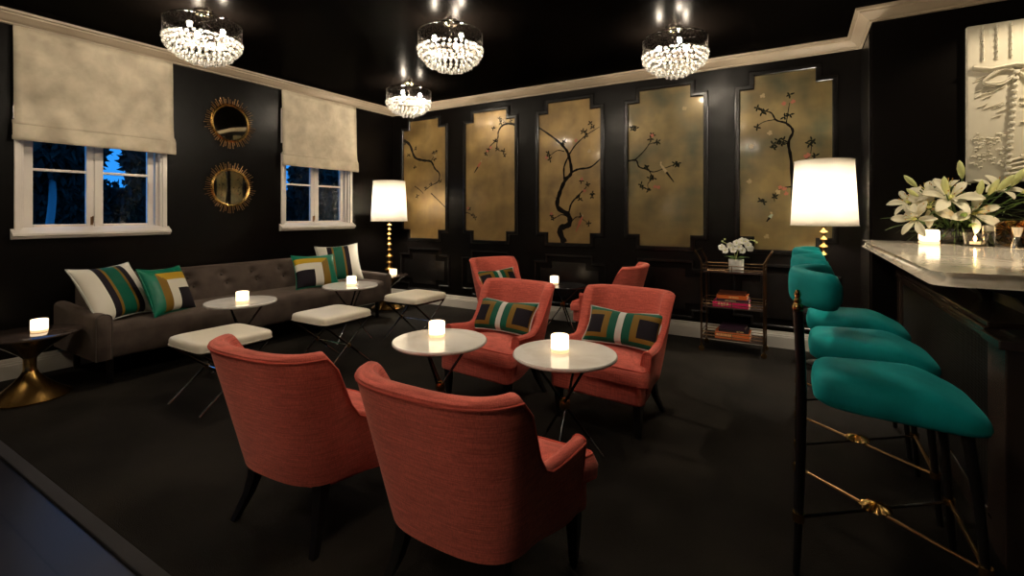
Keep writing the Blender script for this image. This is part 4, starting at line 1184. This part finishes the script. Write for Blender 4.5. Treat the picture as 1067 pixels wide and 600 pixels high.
# lilies
def arrangement():
    t = thing('lily_arrangement', 'large arrangement of white lilies with buds and green leaves on the bar', 'flowers', (6.18, -.95, 1.08)); t.scale = (.92, .92, .92)
    O = Vector((6.15, -.93, 1.08)); rnd = random.Random(11)
    b = MB(); b.lathe([(.09, 0), (.13, .02), (.15, .07), (.14, .11), (.12, .12)], 32); b.build('bowl', M['black_top'], t)
    cam_l = Vector((5.25, -5.25, 1.28))
    root = Vector((0, 0, .10)); stems = MB()
    def frame(p, d):
        d = d.normalized(); T = d.to_track_quat('Z', 'Y').to_matrix().to_4x4(); return Matrix.Translation(p) @ T
    def lily(p, d, s, tw):
        T = frame(p, d) @ Matrix.Rotation(tw, 4, 'Z'); b = MB()
        for k in range(6):
            a = 2 * PI * k / 6; inner = k % 2; ln = s * (1 if inner else .95); wd = s * (.40 if inner else .30); P = []
            for i in range(10):
                q = i / 9; r = .015 + ln * (q * .92); z = s * (.52 * q ** .8 - .62 * max(0, q - .35) ** 1.6) - s * .30 + (.004 if inner else 0)
                h = wd * .5 * math.sin(PI * min(1, (q * .93 + .05)) ** 1.15) ** .8 + .001
                row = []
                for j in (-1, -.5, 0, .5, 1):
                    lift = .18 * wd * (1 - abs(j) ** 2) * -1 + .05 * s * j * math.sin(q * 5 + k)*.3
                    row.append((math.cos(a) * r - math.sin(a) * j * h, math.sin(a) * r + math.cos(a) * j * h, z + lift))
                P.append(row)
            b.grid(P, T=T)
        for k in range(6):
            a = 2 * PI * k / 6 + .4; e = (.22 * s * math.cos(a), .22 * s * math.sin(a), .30 * s)
            b.tube([(0, 0, -s * .25), (e[0] * .6, e[1] * .6, e[2] * .5), e], .0016, 4, T, 1); b.sphere(e, (.004, .004, .008), 6, 4, T, 2)
        b.tube([(0, 0, -s * .32), (0, 0, -s * .10)], [.008, .016], 6, T, 1)
        o = b.build('lily_flower', [M['petal'], M['petal_heart'], M['stamen']], t, angle=80)
        md = o.modifiers.new('thick', 'SOLIDIFY'); md.thickness = .0015
        stems.tube(catmull([root + Vector((p.x * .2, p.y * .2, 0)), (p * .6 + root * .4), p - d.normalized() * s * .3], 4), .005, 5)
    def budf(p, d, ln):
        T = frame(p, d); b = MB()
        b.lathe([(.006, 0), (.017 * ln / .12, ln * .25), (.021 * ln / .12, ln * .55), (.013 * ln / .12, ln * .85), (.002, ln)], 9, T); b.build('lily_bud', M['bud'], t, angle=60)
        stems.tube(catmull([root + Vector((p.x * .2, p.y * .2, 0)), (p * .6 + root * .4), p], 4), .005, 5)
    Wp = lambda x, y, z: Vector((x, y, z)) - O
    for x, y, z, d, s, tw in [(5.835, -1.05, 1.40, (-.5, -.6, .55), .135, .2), (5.955, -1.10, 1.355, (-.1, -1, .25), .165, .5), (6.075, -1.12, 1.435, (.1, -.8, .65), .18, .9),
                              (6.205, -1.12, 1.315, (.3, -.9, .35), .165, .3), (5.86, -1.12, 1.265, (-.55, -.9, .1), .14, 0), (5.965, -.98, 1.475, (-.3, -.5, .85), .15, .7), (6.10, -.90, 1.52, (-.1, -.3, .9), .12, .2), (6.36, -.98, 1.50, (.3, -.5, .8), .15, .4)]:
        lily(Wp(x, y, z), Vector(d), s, tw)
    for x, y, z, d, ln in [(6.165, -.95, 1.555, (-.12, 0, 1), .135), (5.905, -.98, 1.50, (-.6, -.1, .7), .12), (6.04, -1.13, 1.44, (-.15, -.3, 1), .13), (5.90, -1.05, 1.425, (-.6, -.3, .5), .10),
                           (6.33, -1.02, 1.455, (.55, -.1, .75), .14), (6.41, -.99, 1.49, (.45, 0, .8), .14), (6.45, -1.02, 1.44, (.75, -.1, .5), .14), (6.27, -1.08, 1.43, (.35, -.2, .8), .12), (6.50, -1.0, 1.40, (.9, -.1, .35), .13), (6.22, -1.08, 1.42, (.1, -.3, 1), .12)]:
        budf(Wp(x, y, z), Vector(d), ln)
    stems.build('stems', M['leaf'], t)
    def blade(b, p, d, ln, wd, droop, mi=0):
        d = d.normalized(); side = d.cross(Vector((0, 0, 1)));
        if side.length < .1: side = Vector((1, 0, 0))
        side.normalize(); P = []
        for i in range(7):
            q = i / 6; c = p + d * ln * q + Vector((0, 0, -droop * ln * q * q)); h = wd * .5 * math.sin(PI * (q * .92 + .06)) ** .8
            P.append([c - side * h, c + Vector((0, 0, -h * .35)), c + side * h])
        b.grid(P, mi=mi)
    b = MB()
    for k in range(95):
        a = rnd.uniform(0, 2 * PI); r = rnd.uniform(.02, .21); p = Vector((r * math.cos(a) * 1.35, r * math.sin(a) * .75, rnd.uniform(.12, .34)))
        d = Vector((math.cos(a) * 1.1, math.sin(a) * .8 - .15, rnd.uniform(-.1, .8))); blade(b, p, d, rnd.uniform(.12, .20), rnd.uniform(.028, .045), rnd.uniform(.1, .5))
    f = b.build('leaves', M['leaf'], t, angle=80); f['kind'] = 'stuff'
    b = MB()
    for k in range(420):
        a = rnd.uniform(0, 2 * PI); r = rnd.uniform(.02, .20); p = Vector((r * math.cos(a) * 1.25 + rnd.choice((0, 0, .22)), r * math.sin(a) * .6, rnd.uniform(.05, .24)))
        d = Vector((math.cos(a) * 1.2, math.sin(a) * .8 - .2, rnd.uniform(-.7, .35))); blade(b, p, d, rnd.uniform(.08, .17), rnd.uniform(.007, .012), rnd.uniform(0, .35))
    for v in b.v: v.z = max(v.z, .004)
    f = b.build('fine_foliage', M['leaf_dark'], t, angle=80); f['kind'] = 'stuff'
arrangement()

# ------------------------------------------------------------------ bar cart with books and orchid
CX, CYf, CYb, X0, X1 = 4.735, -.50, -.20, 4.475, 4.995
t = thing('bar_cart', 'three-tier bronze bar cart on castors against the back wall', 'cart', (CX, -.35, 0))
tw = TR((-CX, .35, 0)); SH = (.752, .425, .135)
for x in (X0, X1):
    for y in (CYf, CYb):
        s = 1 if x == X1 else -1
        b = MB(); b.tube(catmull([(x, y, .06), (x, y, .30), (x, y, .60), (x, y, .81), (x + s * .016, y, .865), (x + s * .055, y, .935)], 5), .0085, 8, tw); b.build('post', M['bronze'], t)
        b = MB(); b.lathe([(.022, -.010), (.025, -.004), (.025, .004), (.022, .010)], 18, tw @ TR((x, y, .026), (R(90), 0, .4))); b.box((x, y, .050), (.012, .03, .03), tw); b.build('castor', M['brass'], t)
    b = MB(); s = 1 if x == X1 else -1; b.tube([(x + s * .055, CYf, .935), (x + s * .055, CYb, .935)], .008, 8, tw); b.build('handle', M['bronze'], t)
for z in SH:
    b = MB(); b.box2((X0, CYf, z - .012), (X1, CYb, z), tw); b.build('shelf', M['bronze_top'], t, smooth=False)
    b = MB()
    for dz in (.022, .052):
        b.tube([(X0, CYf, z + dz), (X1, CYf, z + dz)], .0045, 6, tw); b.tube([(X0, CYb, z + dz), (X1, CYb, z + dz)], .0045, 6, tw)
        b.tube([(X0, CYf, z + dz), (X0, CYb, z + dz)], .0045, 6, tw); b.tube([(X1, CYf, z + dz), (X1, CYb, z + dz)], .0045, 6, tw)
    b.tube([(CX, CYf, z), (CX, CYf, z + .052)], .004, 6, tw)
    b.build('gallery_rail', M['bronze'], t)
def letters(b, x, y, z, h, n, rnd, w=.008):
    for k in range(n):
        xx = x + k * w * 1.5
        b.box((xx, y, z), (w * .28, .0012, h)); 
        for dz in rnd.sample((-.42, 0, .42), 2): b.box((xx + w * .35, y, z + dz * h), (w * .7, .0012, h * .2))
        if rnd.random() < .6: b.box((xx + w * .75, y, z), (w * .25, .0012, h))
def book(label, loc, w, d, h, m, rz=0, text=None):
    t = thing('book', label, 'book', loc, R(rz), 'books on the bar cart'); rnd = random.Random(len(label))
    b = MB(); b.box((0, 0, .0015), (w, d, .003)); b.box((0, 0, h - .0015), (w, d, .003)); b.box((0, -d / 2 + .0015, h / 2), (w, .003, h)); b.build('cover', m, t, smooth=False)
    b = MB(); b.box((0, .002, h / 2), (w - .012, d - .010, h - .006)); b.build('pages', M['page'], t, smooth=False)
    if text:
        b = MB(); letters(b, text[0], -d / 2 - .0005, h / 2, h * text[2], text[1], rnd, text[3]); b.build('spine_lettering', text[4] if len(text) > 4 else M['bk_letter'], t, smooth=False)
zs = SH[1]
book('thick magenta book with yellow spine letters at the bottom of the middle shelf stack', (4.72, -.36, zs), .30, .22, .046, M['bk_pink'], 0, (-.10, 4, .62, .016))
book('dark plum book in the middle of the middle shelf stack', (4.735, -.355, zs + .046), .27, .21, .026, M['bk_dark'], 1, (-.06, 10, .4, .006))
book('orange book second from the top of the middle shelf stack', (4.73, -.35, zs + .072), .255, .20, .034, M['bk_orange'], -1, (-.02, 9, .38, .006))
book('brown book on top of the middle shelf stack', (4.725, -.345, zs + .106), .235, .19, .018, M['bk_brown'], 2)
zs = SH[2]
book('thick orange book with pale spine letters at the bottom of the lowest shelf', (4.735, -.36, zs), .29, .23, .056, M['bk_orange'], 0, (-.13, 8, .42, .011))
book('black book lying on the orange book on the lowest shelf', (4.74, -.355, zs + .056), .25, .20, .024, M['bk_black'], 2, (.03, 4, .45, .01))
book('black and purple book on top of the lowest shelf stack', (4.735, -.35, zs + .080), .22, .19, .024, M['bk_dark'], -3)
t = thing('potted_orchid', 'white orchid in a white pot on top of the bar cart', 'plant', (4.76, -.37, SH[0]))
b = MB(); b.lathe([(.058, 0), (.062, .004), (.066, .108), (.060, .108), (.056, .09), (.001, .09)], 36); b.build('pot', M['pot'], t, angle=50)
rnd = random.Random(9); b = MB()
for k in range(5):
    a = rnd.uniform(0, 6.2); P = []
    for i in range(6):
        q = i / 5; h = .028 * math.sin(PI * (q * .9 + .06)); c = Vector((math.cos(a) * .11 * q, math.sin(a) * .11 * q, .09 + .11 * q - .07 * q * q)); s_ = Vector((-math.sin(a), math.cos(a), 0))
        P.append([c - s_ * h, c - Vector((0, 0, .006)), c + s_ * h])
    b.grid(P)
b.build('leaves', M['leaf'], t)
fl = [(-.125, .0, .215), (-.09, -.03, .19), (-.05, -.02, .235), (-.02, -.05, .20), (.005, -.02, .26), (.03, -.05, .225), (.055, -.03, .195), (.075, -.01, .275), (.10, -.04, .245), (.115, -.01, .215), (.045, .02, .28)]
b = MB()
b.tube(catmull([(0, 0, .08), (.01, 0, .17), (.05, 0, .25), (.12, 0, .29), (.17, -.01, .27)], 5), .003, 6); b.tube(catmull([(0, 0, .08), (-.02, 0, .18), (-.07, 0, .24), (-.12, 0, .27)], 5), .003, 6)
for p in ((.17, -.01, .27), (.15, 0, .285), (-.12, 0, .272), (-.10, .01, .29)): b.sphere(p, .009, 8, 5)
b.build('stems', M['bud'], t)
for p in fl:
    b = MB(); d = Vector((rnd.uniform(-.4, .4), -1, rnd.uniform(-.2, .4))); T = Matrix.Translation(p) @ d.normalized().to_track_quat('Z', 'Y').to_matrix().to_4x4()
    for k in range(5):
        a = 2 * PI * k / 5 + .3; w_ = .015 if k % 2 else .021; P = []
        for i in range(6):
            q = i / 5; h = w_ * math.sin(PI * (q * .88 + .06)) ** .7; r = .032 * q
            P.append([(math.cos(a) * r - math.sin(a) * j * h, math.sin(a) * r + math.cos(a) * j * h, .012 * q * q - .008 * j * j) for j in (-1, 0, 1)])
        b.grid(P, T=T)
    b.sphere((0, 0, .008), .007, 8, 5, T, 1); b.build('orchid_bloom', [M['orchid'], M['petal_heart']], t, angle=80)
